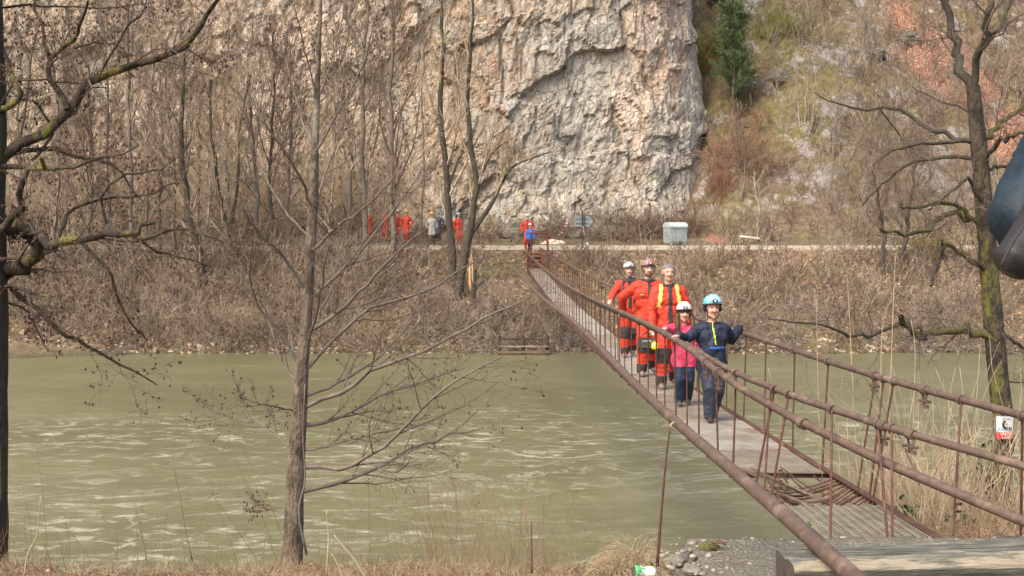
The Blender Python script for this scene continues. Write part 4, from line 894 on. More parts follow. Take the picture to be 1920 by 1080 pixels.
shrub(1345, 69, .9, 20, 1.4, (.30, .16, .10), 'smaller rust brown bush low beside the cliff edge')
shrub(1335, 80, 1.4, 40, 2.6, (.30, .24, .06), 'yellow green bush close to the cliff edge under the pine')
shrub(1470, 82, 1.6, 60, 1.4, (.26, .26, .05), 'bright yellow green bush in the middle of the slope', c2=(.14, .15, .04))
shrub(1740, 54, .9, 30, 1.3, (.30, .24, .10), 'yellowish bush on the bank below the road at the right')
# ------------------------------------------------------------------ people
def cap_mesh(a, b, ra, rb, seg=14, rings=5):
    a, b = np.array(a, float), np.array(b, float); d = b-a; L = np.linalg.norm(d)
    w = d/L if L > 1e-6 else np.array([0, 0, 1.]); t = np.array([1., 0, 0]) if abs(w[0]) < .8 else np.array([0, 1., 0])
    u = np.cross(w, t); u /= np.linalg.norm(u); v_ = np.cross(w, u); V = []
    for base, r, s in ((a, ra, -1), (b, rb, 1)):
        phis = np.linspace(math.pi/2, 0, rings) if s < 0 else np.linspace(0, math.pi/2, rings)
        for ph in phis:
            rr = max(r*math.cos(ph), r*.02)
            for k in range(seg):
                an = k*2*math.pi/seg; V.append(base+s*w*r*math.sin(ph)+rr*(u*math.cos(an)+v_*math.sin(an)))
    V = np.array(V); n = 2*rings; i = np.arange(n*seg).reshape(n, seg); nx = np.roll(i, -1, 1)
    q = np.stack([i[:-1], nx[:-1], nx[1:], i[1:]], -1).reshape(-1, 4)
    return V, q
def ik(sh, tgt, l1, l2, pole):
    sh, tgt, pole = map(lambda p: np.array(p, float), (sh, tgt, pole)); d = tgt-sh; L = np.linalg.norm(d); m = (l1+l2)*.985
    if L > m: tgt = sh+d/L*m; d = tgt-sh; L = m
    a = (l1*l1-l2*l2+L*L)/(2*L); h = math.sqrt(max(l1*l1-a*a, 0)); w = d/L; p = pole-(pole@w)*w; p /= np.linalg.norm(p)+1e-9
    return sh+w*a+p*h, tgt
SK = mat('skin', (.62, .36, .26), (.52, .28, .20), 12, .55, .1)
EYE = mat('eye', (.03, .02, .018), scale=5, rough=.3, bump=0); LIP = mat('lips', (.36, .14, .11), scale=5, rough=.5, bump=0)
RED = mat('red_coverall_cloth', (.66, .055, .025), (.46, .04, .02), 6, .65, .7, 22, dist=.02, c3=(.38, .06, .035))
BLK = mat('black_cloth', (.035, .032, .035), (.05, .045, .045), 12, .7, .3)
def cloth(name, c, k=.7): return mat(name, c, tuple(x*k for x in c), 8, .6, .5, 24, dist=.012)
def human(name, label, loc, H, feet, hands, suit, pants=None, boot=None, hs=1.0, yaw=0, vox=.010, group=None, head_yaw=0, bulk=1.0, lean=0, jacket=None, hem=None, skin=SK, grip=(1, 1), elbow=((-.6, .4, -.8), (.6, .4, -.8)), face=True, gloves=None):
    hs = hs*1.1
    """feet: two (x, y, lift, toe_yaw) for image-left and image-right; hands: two points in the figure's frame at H (or None: hanging)"""
    s = H/1.8; pants = pants or suit; boot = boot or BLK
    root = empty(name, loc, label, 'person', group, yaw)
    R = Matrix.Rotation(-yaw, 3, 'Z')
    sh_z = 1.8-.235*hs-.115; hd = 1.8-.122*hs; hip = .93-.03*(hs-1)*4
    cx_ = (feet[0][0]+feet[1][0])/2; cy_ = (feet[0][1]+feet[1][1])/2; ln = lean
    B = []
    def add(a, b, ra, rb, t): B.append((np.array(a, float)*s, np.array(b, float)*s, ra*s, rb*s, t))
    def sp(z, x=0, y=0): return (cx_+x+ (0), cy_+y-ln*(z-hip), z)
    bk = bulk
    add(sp(hip-.02, -.075), sp(hip-.02, .075), .118*bk, .118*bk, 'pants'); add(sp(hip+.03), sp(1.12), .135*bk, .13*bk, 'suit')
    add(sp(1.13, -.05), sp(1.13, .05), .125*bk, .125*bk, 'suit'); add(sp(sh_z-.15, -.085), sp(sh_z-.15, .085), .125*bk, .125*bk, 'suit')
    add(sp(sh_z-.03, -.13), sp(sh_z-.03, .13), .078*bk, .078*bk, 'suit'); add(sp(sh_z-.15), sp(sh_z+.03), .11, .075, 'suit')
    if hem is not None: add(sp(1.1), sp(hem, -.07), .15*bk, .135*bk, 'suit'); add(sp(1.1), sp(hem, .07), .15*bk, .135*bk, 'suit')
    add(sp(sh_z+.02), sp(hd-.06, 0, -.01), .058, .055, 'skin')
    # head
    hc = np.array(sp(hd, 0, -.02)); k = hs; cyw, syw = math.cos(head_yaw), math.sin(head_yaw)
    def hp(x, y, z): return hc+np.array([(x*cyw-y*syw)*k, (x*syw+y*cyw)*k, z*k])
    def addh(a, b, ra, rb, t='skin'): add(hp(*a), hp(*b), ra*k, rb*k, t)
    addh((-.004, .018, .035), (.004, .018, .035), .080, .080); addh((0, -.012, .02), (0, -.028, -.055), .071, .048)
    addh((-.022, -.04, -.062), (.022, -.04, -.062), .034, .034); addh((0, -.055, -.088), (0, -.058, -.085), .024, .024)
    if face:
        addh((0, -.083, .012), (0, -.098, -.022), .011, .016); addh((-.03, -.066, -.02), (-.034, -.055, -.035), .022, .022); addh((.03, -.066, -.02), (.034, -.055, -.035), .022, .022)
        addh((-.028, -.074, .036), (.028, -.074, .036), .013, .013)
        for x in (-1, 1): addh((x*.078, .012, .012), (x*.080, .016, -.018), .013, .010)
    # arms
    wr = []
    for j, sd_ in enumerate((-1, 1)):
        S = np.array(sp(sh_z-.03, sd_*.175)); tgt = hands[j]; ar = .29+.0; fr = .25
        if tgt is None: tgt = S+np.array([sd_*.12, -.05, -.50])
        else: tgt = np.array((R @ Vector(tgt))[:])/s
        dv = tgt-S; hl = .085 if np.linalg.norm(dv) > .3 else 0
        wt = tgt-dv/np.linalg.norm(dv)*hl; E, W = ik(S, wt, ar, fr, elbow[j])
        add(S, E, .066*bk, .056*bk, 'suit'); add(E, W, .056*bk, .044*bk, 'suit'); ht = 'skin' if not gloves else 'glove'
        w = (W-E)/np.linalg.norm(W-E); hdir = tgt-W; hdir = hdir/(np.linalg.norm(hdir)+1e-9) if np.linalg.norm(hdir) > .02 else w
        hb = W+hdir*.045; pl = W+hdir*.085; add(W-w*.03, W+hdir*.02, .030, .028, ht)
        side = np.cross(hdir, (0, 0, 1.)); side = np.array([1., 0, 0]) if np.linalg.norm(side) < .2 else side/np.linalg.norm(side)
        curl = np.array([0, 0, -1.]) if abs(hdir[2]) < .8 else np.array([0, -1., 0])
        for f in range(4):
            o = side*(f-1.5)*.020; add(W+hdir*.02+o*.8, pl+o, .017, .015, ht)
            ln_ = (.028, .032, .030, .022)[f]; g1 = pl+o+hdir*ln_+curl*.012*grip[j]; g2 = g1+hdir*.012*(1-grip[j]*.9)+curl*.030*grip[j]; g3 = g2-hdir*.018*grip[j]+curl*.012*grip[j]
            add(pl+o, g1, .0125, .0115, ht); add(g1, g2, .0115, .0105, ht); add(g2, g3+1e-4, .0105, .0095, ht)
        th = side*(-sd_)*.038; t1 = W+hdir*.04+th; add(W+hdir*.02+th*.4, t1, .014, .0125, ht); add(t1, t1+hdir*.030+curl*.022*grip[j], .0125, .010, ht)
        wr.append((root.matrix_world, pl*s))
    # legs
    for j, (fx, fy, lift, ty) in enumerate(feet):
        sd_ = (-1, 1)[j]; Hp = np.array(sp(hip-.02, sd_*.088)); A = np.array([fx, fy, .085+lift])
        Kn, A2 = ik(Hp, A, .43, .42, (0, -1, .05)); A = A2
        add(Hp, Kn, .098*bk, .076*bk, 'pants'); add(Kn, A+np.array([0, 0, .02]), .074*bk, .062*bk, 'pants')
        fd = np.array([math.sin(ty), -math.cos(ty), -.18+(-.3 if lift > .04 else 0)]); toe = A+fd*.13; toe[2] = max(toe[2]-.02, .035)
        add(A, A+np.array([0, .02, -.045]), .050, .040, 'boot'); add(A+np.array([0, .01, -.03]), toe, .046, .040, 'boot'); add(A+np.array([0, 0, .05]), A, .058, .055, 'boot')
    V, Q, o = [], [], 0
    for a, b, ra, rb, t in B:
        v, q = cap_mesh(a, b, ra, rb); V.append(v); Q.append(q+o); o += len(v)
    me = mesh_np('tmp', np.vstack(V), np.vstack(Q), SK); t = bpy.data.objects.new('tmp', me); COL.objects.link(t)
    m = t.modifiers.new('r', 'REMESH'); m.mode = 'VOXEL'; m.voxel_size = vox; m2 = t.modifiers.new('s', 'SMOOTH'); m2.factor = .5; m2.iterations = 2
    dg = bpy.context.evaluated_depsgraph_get(); me2 = bpy.data.meshes.new_from_object(t.evaluated_get(dg)); bpy.data.objects.remove(t)
    n = len(me2.vertices); co = np.empty(n*3, np.float32); me2.vertices.foreach_get('co', co); co = co.reshape(-1, 3).astype(float)
    best = np.full(n, 9e9); tg = np.zeros(n, int); names = ['skin', 'suit', 'pants', 'boot', 'glove']
    for a, b, ra, rb, tt in B:
        d = b-a; L2 = d@d+1e-12; f = np.clip(((co-a)@d)/L2, 0, 1); ds = np.linalg.norm(co-(a+f[:, None]*d), axis=1)-(ra+(rb-ra)*f)
        if tt == 'pants' and hem is not None: ds = np.where(co[:, 2] > hem*s-.08*s, ds+.05, ds)
        k2 = ds < best; best = np.where(k2, ds, best); tg = np.where(k2, names.index(tt), tg)
    if vox < .02:      # soft folds in the cloth
        no = np.empty(n*3, np.float32); me2.vertices.foreach_get('normal', no); no = no.reshape(-1, 3)
        sd0 = loc[0]*7; f = fbm(co[:, 0]*9+sd0, co[:, 1]*9, co[:, 2]*5, 3, True)*.015+fbm(co[:, 0]*22+sd0, co[:, 1]*22, co[:, 2]*16, 2, True)*.007
        co = co+no*((tg == 1) | (tg == 2))[:, None]*f[:, None]; me2.vertices.foreach_set('co', co.astype(np.float32).ravel())
    me2.materials.clear()
    for mm in (skin, suit, pants, boot, gloves or skin): me2.materials.append(mm)
    nf = len(me2.polygons); lt = np.empty(nf, np.int32); ls = np.empty(nf, np.int32); me2.polygons.foreach_get('loop_start', ls); me2.polygons.foreach_get('loop_total', lt)
    lv = np.empty(len(me2.loops), np.int32); me2.loops.foreach_get('vertex_index', lv)
    me2.polygons.foreach_set('material_index', tg[lv[ls]].astype(np.int32)); me2.polygons.foreach_set('use_smooth', np.ones(nf, bool)); me2.update()
    body = obj('body', me2, root)
    no = np.empty(n*3, np.float32); me2.vertices.foreach_get('normal', no); no = no.reshape(-1, 3).astype(float)
    I = dict(root=root, body=body, co=co, no=no, tg=tg, lv=lv, ls=ls, lt=lt, s=s, hc=hc*s, hp=lambda *p: hp(*p)*s, hs=hs, sp=lambda *p: np.array(sp(*p))*s, sh=sh_z*s, hip=hip*s, yaw=head_yaw, k=k*s, pl=[w[1] for w in wr], ctr=(cx_*s, cy_*s), B=B)
    if face and vox < .02:
        for x in (-1, 1): BM().ball(I['hp'](x*.030, -.083, .018), (.0085*I['k'], .006*I['k'], .006*I['k']), 2).done('eye', EYE, root, smooth=True)
        BM().ball(I['hp'](0, -.089, -.052), (.020*I['k'], .010*I['k'], .0055*I['k']), 2).done('mouth', LIP, root, smooth=True)
    return I
def shell(I, mask, off, name, m, thick=.004, noise_=0, label=None):
    """a piece of clothing or hair lying on the body where mask(vertices) holds"""
    ok = mask(I['co'], I['no'], I['tg']); fv = I['lv'][I['ls'][:, None]+np.arange(4)[None, :]] if (I['lt'] == 4).all() else None
    if fv is None:
        k = I['lt'] == 4; fv = I['lv'][I['ls'][k][:, None]+np.arange(4)[None, :]]
    f = fv[ok[fv].all(1)]
    if len(f) < 2: return None
    u, inv = np.unique(f, return_inverse=True); p = I['co'][u]+I['no'][u]*off
    if noise_: p = p+I['no'][u]*(noise_*perlin(p[:, 0]*60, p[:, 1]*60, p[:, 2]*60))[:, None]
    pin = I['co'][u]+I['no'][u]*(off-thick-.004); q = inv.reshape(-1, 4); nn = len(u)
    e = np.concatenate([q[:, [0, 1]], q[:, [1, 2]], q[:, [2, 3]], q[:, [3, 0]]]); ky = np.sort(e, 1); uq, ix, ct = np.unique(ky, axis=0, return_index=True, return_counts=True)
    be = e[ix[ct == 1]]; rim = np.stack([be[:, 1], be[:, 0], be[:, 0]+nn, be[:, 1]+nn], 1)
    o = obj(name, mesh_np(name, np.vstack([p, pin]), np.vstack([q, rim]), m), I['root'])
    if label: o['label'] = label
    return o
def helmet(I, c, c2=None, lamp=True, band=None, vents=True):
    k = I['k']; bm = bmesh.new(); bmesh.ops.create_uvsphere(bm, u_segments=28, v_segments=18, radius=1)
    bmesh.ops.delete(bm, geom=[v for v in bm.verts if v.co.z < -.18], context='VERTS')
    for v in bm.verts:
        a = math.atan2(v.co.y, v.co.x); f = 1+.02*math.sin(a*6)*(1-abs(v.co.z)); v.co = Vector((v.co.x*.098*f, v.co.y*.122*f, v.co.z*.098+(-.015 if v.co.y > 0 else .008)*abs(v.co.y)))
    bmesh.ops.solidify(bm, geom=bm.faces[:], thickness=.006)
    me = bpy.data.meshes.new('helmet'); bm.to_mesh(me); bm.free()
    m = mat('helmet_shell', c, c2 or tuple(x*.8 for x in c), 9, .3, 0, spec=.5, lo=.48, hi=.54); me.materials.append(m)
    for p in me.polygons: p.use_smooth = True
    o = obj('helmet', me, I['root']); o.location = I['hp'](0, .014, .055); o.scale = (k, k, k); o.rotation_euler = (math.radians(-6), 0, I['yaw'])
    rim = [(.101*math.cos(t), .125*math.sin(t), -.017-.004*math.sin(t)) for t in np.linspace(0, 2*math.pi, 25)]
    r = tube_obj('helmet_rim', rim, .006, BLK, o, 6, 25)
    if vents:
        for x in (-1, 1):
            for yy in (-.05, .03): BM().box((x*.052, yy, .075), (.010, .04, .012), Matrix.Rotation(x*.55, 3, 'Y'), .003).done('vent', BLK, o)
    if lamp:
        BM().box((0, -.125, .018), (.055, .022, .036), None, .006).done('headlamp', BLK, o)
        BM().cyl((0, -.134, .018), (0, -.140, .018), .013).done('lamp_glass', mat('lamp_glass', (.75, .75, .72), scale=5, rough=.15, bump=0), o)
    if band: 
        for s_ in (-1, 1): tube_obj('helmet_strap', [(s_*.095, -.02, -.01), (s_*.088, -.03, -.08), (s_*.03, -.07, -.155), (0, -.075, -.16)], .005, band, o, 6, 8)
    return o
def suit_details(I, patches=True, collar=True, placket=True):
    cx0 = I['ctr'][0]; s = I['s']
    if placket: shell(I, lambda c, n, t: (t == 1) & (np.abs(c[:, 0]-cx0-.01) < .034*s) & (n[:, 1] < -.2) & (c[:, 2] > I['hip']+.02*s), .006, 'zip_placket', BLK)
    if collar: shell(I, lambda c, n, t: (c[:, 2] > I['sh']+.045*s) & (c[:, 2] < I['sh']+.085*s) & (np.hypot(c[:, 0]-I['hc'][0], c[:, 1]-I['hc'][1]) < .12*s), .012, 'collar', BLK, .006)
    if patches:
        for j, (a, b, ra, rb, tt) in enumerate([q for q in I['B'] if q[4] == 'pants' and abs(q[3]/I['s']-.076) < .012 and q[1][2] < .7*s]):
            kz = b; shell(I, lambda c, n, t, kz=kz: (t == 2) & (np.abs(c[:, 2]-kz[2]+.02*s) < .115*s) & (np.abs(c[:, 0]-kz[0]) < .085*s) & (n[:, 1] < -.05), .006, 'knee_patch', BLK)
def deck_pt(px, Y): return (P(px, 700, Y)[0], Y, dz(Y)+.004)
def rel(p, loc): return tuple(np.array(p)-np.array(loc))
# boy with blue helmet, arms spread between both handrails
Yb = 12.3; L0 = deck_pt(1336, Yb)
lh = Cr(Yb+.35); lh = (lh[0]+.0, lh[1], lh[2]+.045); rh = Ar(Yb-.2); rh = (rh[0], rh[1], rh[2]+.03)
NAVY = cloth('navy_rain_cloth', (.018, .026, .050)); NAVYP = cloth('dark_blue_rain_trousers', (.045, .055, .078))
def reachw(px, py, fn, dzz=.03):
    y = yat(fn, px); x, yy, z = fn(y); return (x, yy, z+dzz)
I = human('person', 'child in navy rain suit and bright blue helmet, arms spread to both handrails', L0, 1.40,
   ((-.06, -.12, 0, -.05), (.05, .20, .03, .1)), (rel(reachw(1265, 637, Cr), L0), rel(reachw(1392, 630, Ar, .05), L0)), NAVY, NAVYP, mat('dark_boot', (.06, .045, .04), scale=9, bump=.4), hs=1.24, vox=.0095, hem=.80, bulk=1.12, head_yaw=.05, grip=(.8, .3), elbow=((-.3, .3, -.9), (.3, .5, -.8)))
s = I['s']
helmet(I, (.10, .48, .68), (.30, .66, .78))
cxz = I['ctr'][0]; YG = mat('lime_zip', (.55, .85, .05), scale=5, bump=0)
shell(I, lambda c, n, t: (t == 1) & (np.abs(c[:, 0]-cxz-.01-.12*(1.22*s-c[:, 2])) < .012) & (n[:, 1] < -.2) & (c[:, 2] > I['sh']-.25*s), .006, 'lime_zip', YG)
shell(I, lambda c, n, t: (t == 1) & (np.abs(c[:, 0]-cxz-.03) < .085) & (n[:, 1] < -.2) & (np.abs(c[:, 2]-(I['sh']-.29*s)) < .018), .007, 'pocket_flap', mat('blue_pocket_flap', (.05, .13, .42), scale=6))
shell(I, lambda c, n, t: (np.abs(c[:, 2]-(I['hc'][2]-.03)) < .075) & (c[:, 1] > I['hc'][1]-.035) & (t == 0) & (np.hypot(c[:, 0]-I['hc'][0], c[:, 1]-I['hc'][1]) < .14), .012, 'hood', NAVY, .006)
# girl in pink
Yg = 13.7; L1 = deck_pt(1280, Yg)
PINK = cloth('pink_rain_jacket', (.72, .075, .155), .8)
I = human('person', 'small child in pink rain jacket and white helmet, long brown hair, holding the left rail', L1, 1.27,
   ((-.07, -.10, 0, -.1), (.10, .12, 0, .1)), (rel(reachw(1237, 611, Cr, .04), L1), None), PINK, cloth('dark_blue_trousers', (.022, .036, .066)), mat('grey_boot', (.10, .11, .11), scale=9), hs=1.26, vox=.0095, hem=.78, bulk=1.12, grip=(.8, .6), head_yaw=.0)
helmet(I, (.80, .78, .72), (.72, .70, .65)); s = I['s']
shell(I, lambda c, n, t: (np.abs(c[:, 2]-(I['hc'][2]+.035)) < .022) & (t == 0) & (n[:, 1] < .5), .012, 'head_band', BLK, .004)
HAIRB = mat('brown_hair', (.09, .05, .03), (.05, .03, .02), 30, .6, .4, stretch=(1, 1, .2))
for x in (-1, 1):
    tube_obj('hair', [I['hp'](x*.075, .0, -.01), I['hp'](x*.095, -.045, -.07), I['hp'](x*.098, -.105, -.15), I['hp'](x*.085, -.12, -.24)], [.030, .034, .030, .016], HAIRB, I['root'], 10, 12)
shell(I, lambda c, n, t: (t == 1) & (c[:, 2] > I['sh']-.01) & (n[:, 2] > .0) & (c[:, 1] > I['hc'][1]+.0), .02, 'jacket_hood', PINK, .01)
# grey haired man
Ym = 15.6; L2 = deck_pt(1252, Ym); L2 = (L2[0], L2[1], L2[2])
GREYB = mat('muddy_boot', (.24, .22, .18), (.14, .12, .10), 12)
I = human('person', 'grey haired man in red coverall with yellow shoulder straps, walking bareheaded behind the children', L2, 1.76,
   ((-.12, -.18, 0, -.05), (.12, .18, .02, .1)), (rel(P(1222, 632, Ym-.15), L2), rel(P(1296, 628, Ym), L2)), RED, RED, GREYB, bulk=1.14, vox=.011, grip=(1, 1), elbow=((-.9, .3, -.3), (.9, .3, -.3)), head_yaw=.05)
suit_details(I); s = I['s']
shell(I, lambda c, n, t: (t == 0) & (c[:, 2] > I['hc'][2]+.052*s+.35*(I['hc'][1]-.02-c[:, 1])*(c[:, 1] < I['hc'][1]-.02)) | ((t == 0) & (c[:, 2] > I['hc'][2]-.03*s) & (c[:, 1] > I['hc'][1]+.012)), .006, 'hair', mat('short_grey_hair', (.25, .235, .22), (.13, .125, .12), 90, .8, .6), .005, .004)
YEL = mat('yellow_strap_cloth', (.85, .58, .16), (.80, .50, .12), 8, .6, .2)
for x in (-1, 1): shell(I, lambda c, n, t, x=x: (t == 1) & (np.abs(c[:, 0]-I['ctr'][0]-x*(.115+.04*((I['sh']-c[:, 2])/(.3*s)))*s) < .030) & (c[:, 2] > I['sh']-.26*s) & ((n[:, 1] < .1) | (n[:, 2] > .5)), .012, 'shoulder_strap', YEL, .006)
BM().box((I['ctr'][0], I['ctr'][1]+.23*s, I['sh']-.18*s), (.34, .18, .44), None, .05).done('backpack', mat('yellow_pack', (.6, .40, .10), scale=5), I['root'])
# second man
Yn = 17.2; L3 = deck_pt(1213, Yn)
I = human('person', 'man in red coverall, grey and red helmet, hand on the left rail', L3, 1.80,
   ((-.10, -.16, 0, -.05), (.12, .18, .02, .1)), (rel(reachw(1164, 594, Br, .02), L3), None), RED, RED, GREYB, bulk=1.12, vox=.012, grip=(.9, .7), elbow=((-.6, .3, -.6), (.9, .3, -.3)), head_yaw=.12)
suit_details(I); helmet(I, (.22, .20, .19), (.42, .13, .11), band=BLK)
shell(I, lambda c, n, t: (t == 0) & (c[:, 2] < I['hc'][2]-.055*I['s']) & (c[:, 2] > I['hc'][2]-.12*I['s']) & (n[:, 1] < .3) & (c[:, 1] < I['hc'][1]) & (n[:, 2] < .6), .004, 'beard', mat('short_beard', (.20, .11, .07), scale=30), .003)
BM().box((I['ctr'][0]-.11*I['s'], I['ctr'][1]-.155*I['s'], 1.27), (.05, .006, .012)).done('chest_badge', YEL, I['root'])
# third figure
Yt = 20.2; L4 = deck_pt(1177, Yt)
I = human('person', 'person in red coverall, black straps, pale blue helmet, last of the walking group', L4, 1.72,
   ((-.08, -.14, 0, -.05), (.10, .18, .02, .1)), (rel(reachw(1137, 580, Br, .02), L4), None), RED, RED, GREYB, bulk=1.08, vox=.014, grip=(.9, .7), elbow=((-.6, .3, -.6), (.9, .3, -.3)), head_yaw=.1)
suit_details(I); helmet(I, (.42, .58, .66), (.55, .25, .22), band=BLK)
for x in (-1, 1): shell(I, lambda c, n, t, x=x: (t == 1) & (np.abs(c[:, 0]-I['ctr'][0]-x*.11*I['s']) < .028) & (c[:, 2] > I['sh']-.40*I['s']) & ((n[:, 1] < .1) | (n[:, 2] > .5)), .012, 'shoulder_strap', BLK, .006)
shell(I, lambda c, n, t: (c[:, 2] > I['sh']+.01) & (c[:, 2] < I['sh']+.11*I['s']) & (np.hypot(c[:, 0]-I['hc'][0], c[:, 1]-I['hc'][1]) < .13), .022, 'neck_warmer', mat('dark_grey_scarf', (.06, .055, .055), scale=20), .01)
# bag and yellow lamp hanging from the grey haired man's hand
pb = Vector(P(1212, 645, Ym-.35)); root = empty('gear_bag', pb, 'dark grey gear bag carried low beside the left rail by the grey haired man', 'bag')
b = BM(); b.box((0, 0, 0), (.24, .17, .17), None, .04); o = b.done('bag_body', mat('grey_bag_cloth', (.10, .10, .095), (.06, .06, .055), 14, .8, .6), root, rough=.006)
tube_obj('bag_handle', [(-.09, 0, .07), (-.03, 0, .15), (.05, 0, .15), (.09, 0, .07)], .008, BLK, root, 6, 8); BM().box((.02, -.09, .05), (.18, .006, .03), None, .002).done('bag_flap', mat('pale_flap', (.35, .34, .30), scale=10), root)
pl_ = Vector(P(1227, 648, Ym-.5)); root = empty('yellow_lamp', pl_, 'small bright yellow lamp box hanging in front of the grey gear bag', 'lamp')
YB = mat('bright_yellow', (.85, .80, .03), (.75, .7, .03), 5, .4, 0)
BM().box((0, 0, 0), (.085, .06, .10), None, .012).done('lamp_case', YB, root); BM().box((0, -.032, .012), (.05, .006, .04), None, .002).done('lamp_face', mat('white_face', (.8, .8, .7), scale=5, bump=0), root)
tube_obj('lamp_handle', [(-.03, 0, .05), (-.02, 0, .085), (.02, 0, .085), (.03, 0, .05)], .006, BLK, root, 6, 8)
# two on the far landing
def ground_pt(px, Y): x = P(px, 450, Y)[0]; return (x, Y, far_z(x, Y))
Yf = 53.6; Lf = P(994, 470, Yf); 
I = human('person', 'small child in bright blue jacket and white helmet standing on the far steps', Lf, 1.32, ((-.07, 0, 0, 0), (.07, .0, 0, 0)), ((-.2, -.05, .55), (.2, -.05, .55)), cloth('blue_jacket', (.04, .20, .62)), cloth('dark_trousers', (.03, .035, .05)), hs=1.2, vox=.022, hem=.85, gloves=mat('red_glove', (.5, .05, .04), scale=5, bump=0), face=False, bulk=1.15)
helmet(I, (.85, .83, .78), lamp=False, vents=False)
Lg = P(989, 464, 55.9); Lg = (Lg[0], Lg[1], far_z(Lg[0], 55.9)+.02)
I = human('person', 'adult in red coverall and white helmet right behind the child in blue', Lg, 1.78, ((-.1, 0, 0, 0), (.1, .0, 0, 0)), (None, None), RED, RED, vox=.025, face=False, bulk=1.12); suit_details(I, False); helmet(I, (.85, .83, .78), lamp=False, vents=False)
GRYC = cloth('pale_grey_coat', (.50, .48, .45)); DK = cloth('dark_work_cloth', (.07, .075, .09))
grp = 'people waiting on the far road'
crowd = [(693, 62, 1.78, RED, RED, (.18, .45, .55), 'person in red coverall and blue helmet with an orange backpack, leftmost on the far road', .9),
 (724, 62.6, 1.74, RED, RED, (.5, .46, .42), 'person in red coverall and dull helmet, just left of the brownish trunk', -.5),
 (746, 63.4, 1.74, RED, RED, (.60, .60, .58), 'person in red coverall and pale grey helmet, half behind a red clad companion', .4),
 (762, 62, 1.80, RED, RED, (.75, .58, .10), 'person in red coverall with yellow helmet, between grey helmet and pale coat', -.2),
 (810, 61.8, 1.76, GRYC, BLK, (.80, .60, .12), 'person in pale grey coat and black trousers with a yellow helmet on the far road', .2),
 (821, 63.2, 1.70, DK, DK, (.20, .55, .72), 'person in dark clothes and bright blue helmet behind the pale grey coat', -.4),
 (860, 62.4, 1.74, RED, RED, (.25, .50, .55), 'person in red coverall and teal helmet between the forked trunks', .6)]
for px, Y, H, su, pa, hc_, lb, yw in crowd:
    Lc = ground_pt(px, Y); I = human('person', lb, Lc, H, ((-.10, rnd.uniform(-.08, .08), 0, 0), (.10, rnd.uniform(-.08, .08), 0, 0)), (None, None), su, pa, yaw=yw, vox=.03, face=False, bulk=1.15, group=grp, hem=.62 if su is GRYC else None)
    helmet(I, hc_, lamp=False, vents=False)
    if px == 693: BM().box((I['ctr'][0]+.02, I['ctr'][1]+.30, 1.24), (.40, .28, .62), None, .06).done('backpack', mat('orange_backpack', (.85, .42, .03), scale=4), I['root'])
    if su is GRYC: BM().cyl(I['hp'](-.02, 0, .13), I['hp'](-.02, 0, .24), .05).done('orange_cap_light', mat('orange_plastic', (.8, .22, .05), scale=4), I['root'])
# person at the right edge, standing on a block just outside the picture: only the bent arm shows
JK = cloth('dark_teal_jacket', (.016, .030, .042), .6)
Yc = 2.7; Lc = (1.56, Yc+.02, -1.215)
tag(BM().box((1.74, Yc+.05, -1.62), (.8, .7, .81), None, .02).done('stone_block', M['concrete']), 'square concrete block under the feet of the person in the teal jacket', 'concrete block')
I = human('person', 'person in dark teal jacket at the right edge, only a bent sleeve showing', Lc, 1.92, ((-.1, 0, 0, 0), (.12, .0, 0, 0)), (rel((1.30, Yc-.22, -.27), Lc), None), JK, BLK, vox=.016, bulk=1.12, elbow=((-1, .1, .0), (.9, .3, -.3)))
ct = Vector(P(1912, 478, Yc-.28)); root = empty('camera_bag', ct, 'black rounded camera cover hanging under the teal sleeve at the right edge', 'camera cover')
def blackcase():
    a, b = np.array(P(1962, 390, Yc-.22)), np.array(P(1888, 508, Yc-.28)); paths = resample([a, (a+b)/2+(0.006, 0, .0), b], 14)
    t = np.linspace(0, 1, 14); r = .046*np.sqrt(np.clip(1-np.maximum(0, (t-.86)/.18)**2, .02, 1)); r[-1] = .0008
    v, q = tubes(paths[None], r[None], 18); v = v-np.array(ct); n = fbm(v[:, 0]*14, v[:, 1]*14, v[:, 2]*14, 3); v = v*(1+.05*n[:, None])
    obj('cover', mesh_np('cover', v, q, mat('black_leather', (.022, .020, .020), (.032, .028, .028), 9, .5, .5, 20, dist=.01)), root)
    tube_obj('cover_strap', [np.array(P(1930, 410, Yc-.30))-ct, np.array(P(1902, 450, Yc-.33))-ct, np.array(P(1876, 500, Yc-.33))-ct], .003, BLK, root, 6, 8)
blackcase()
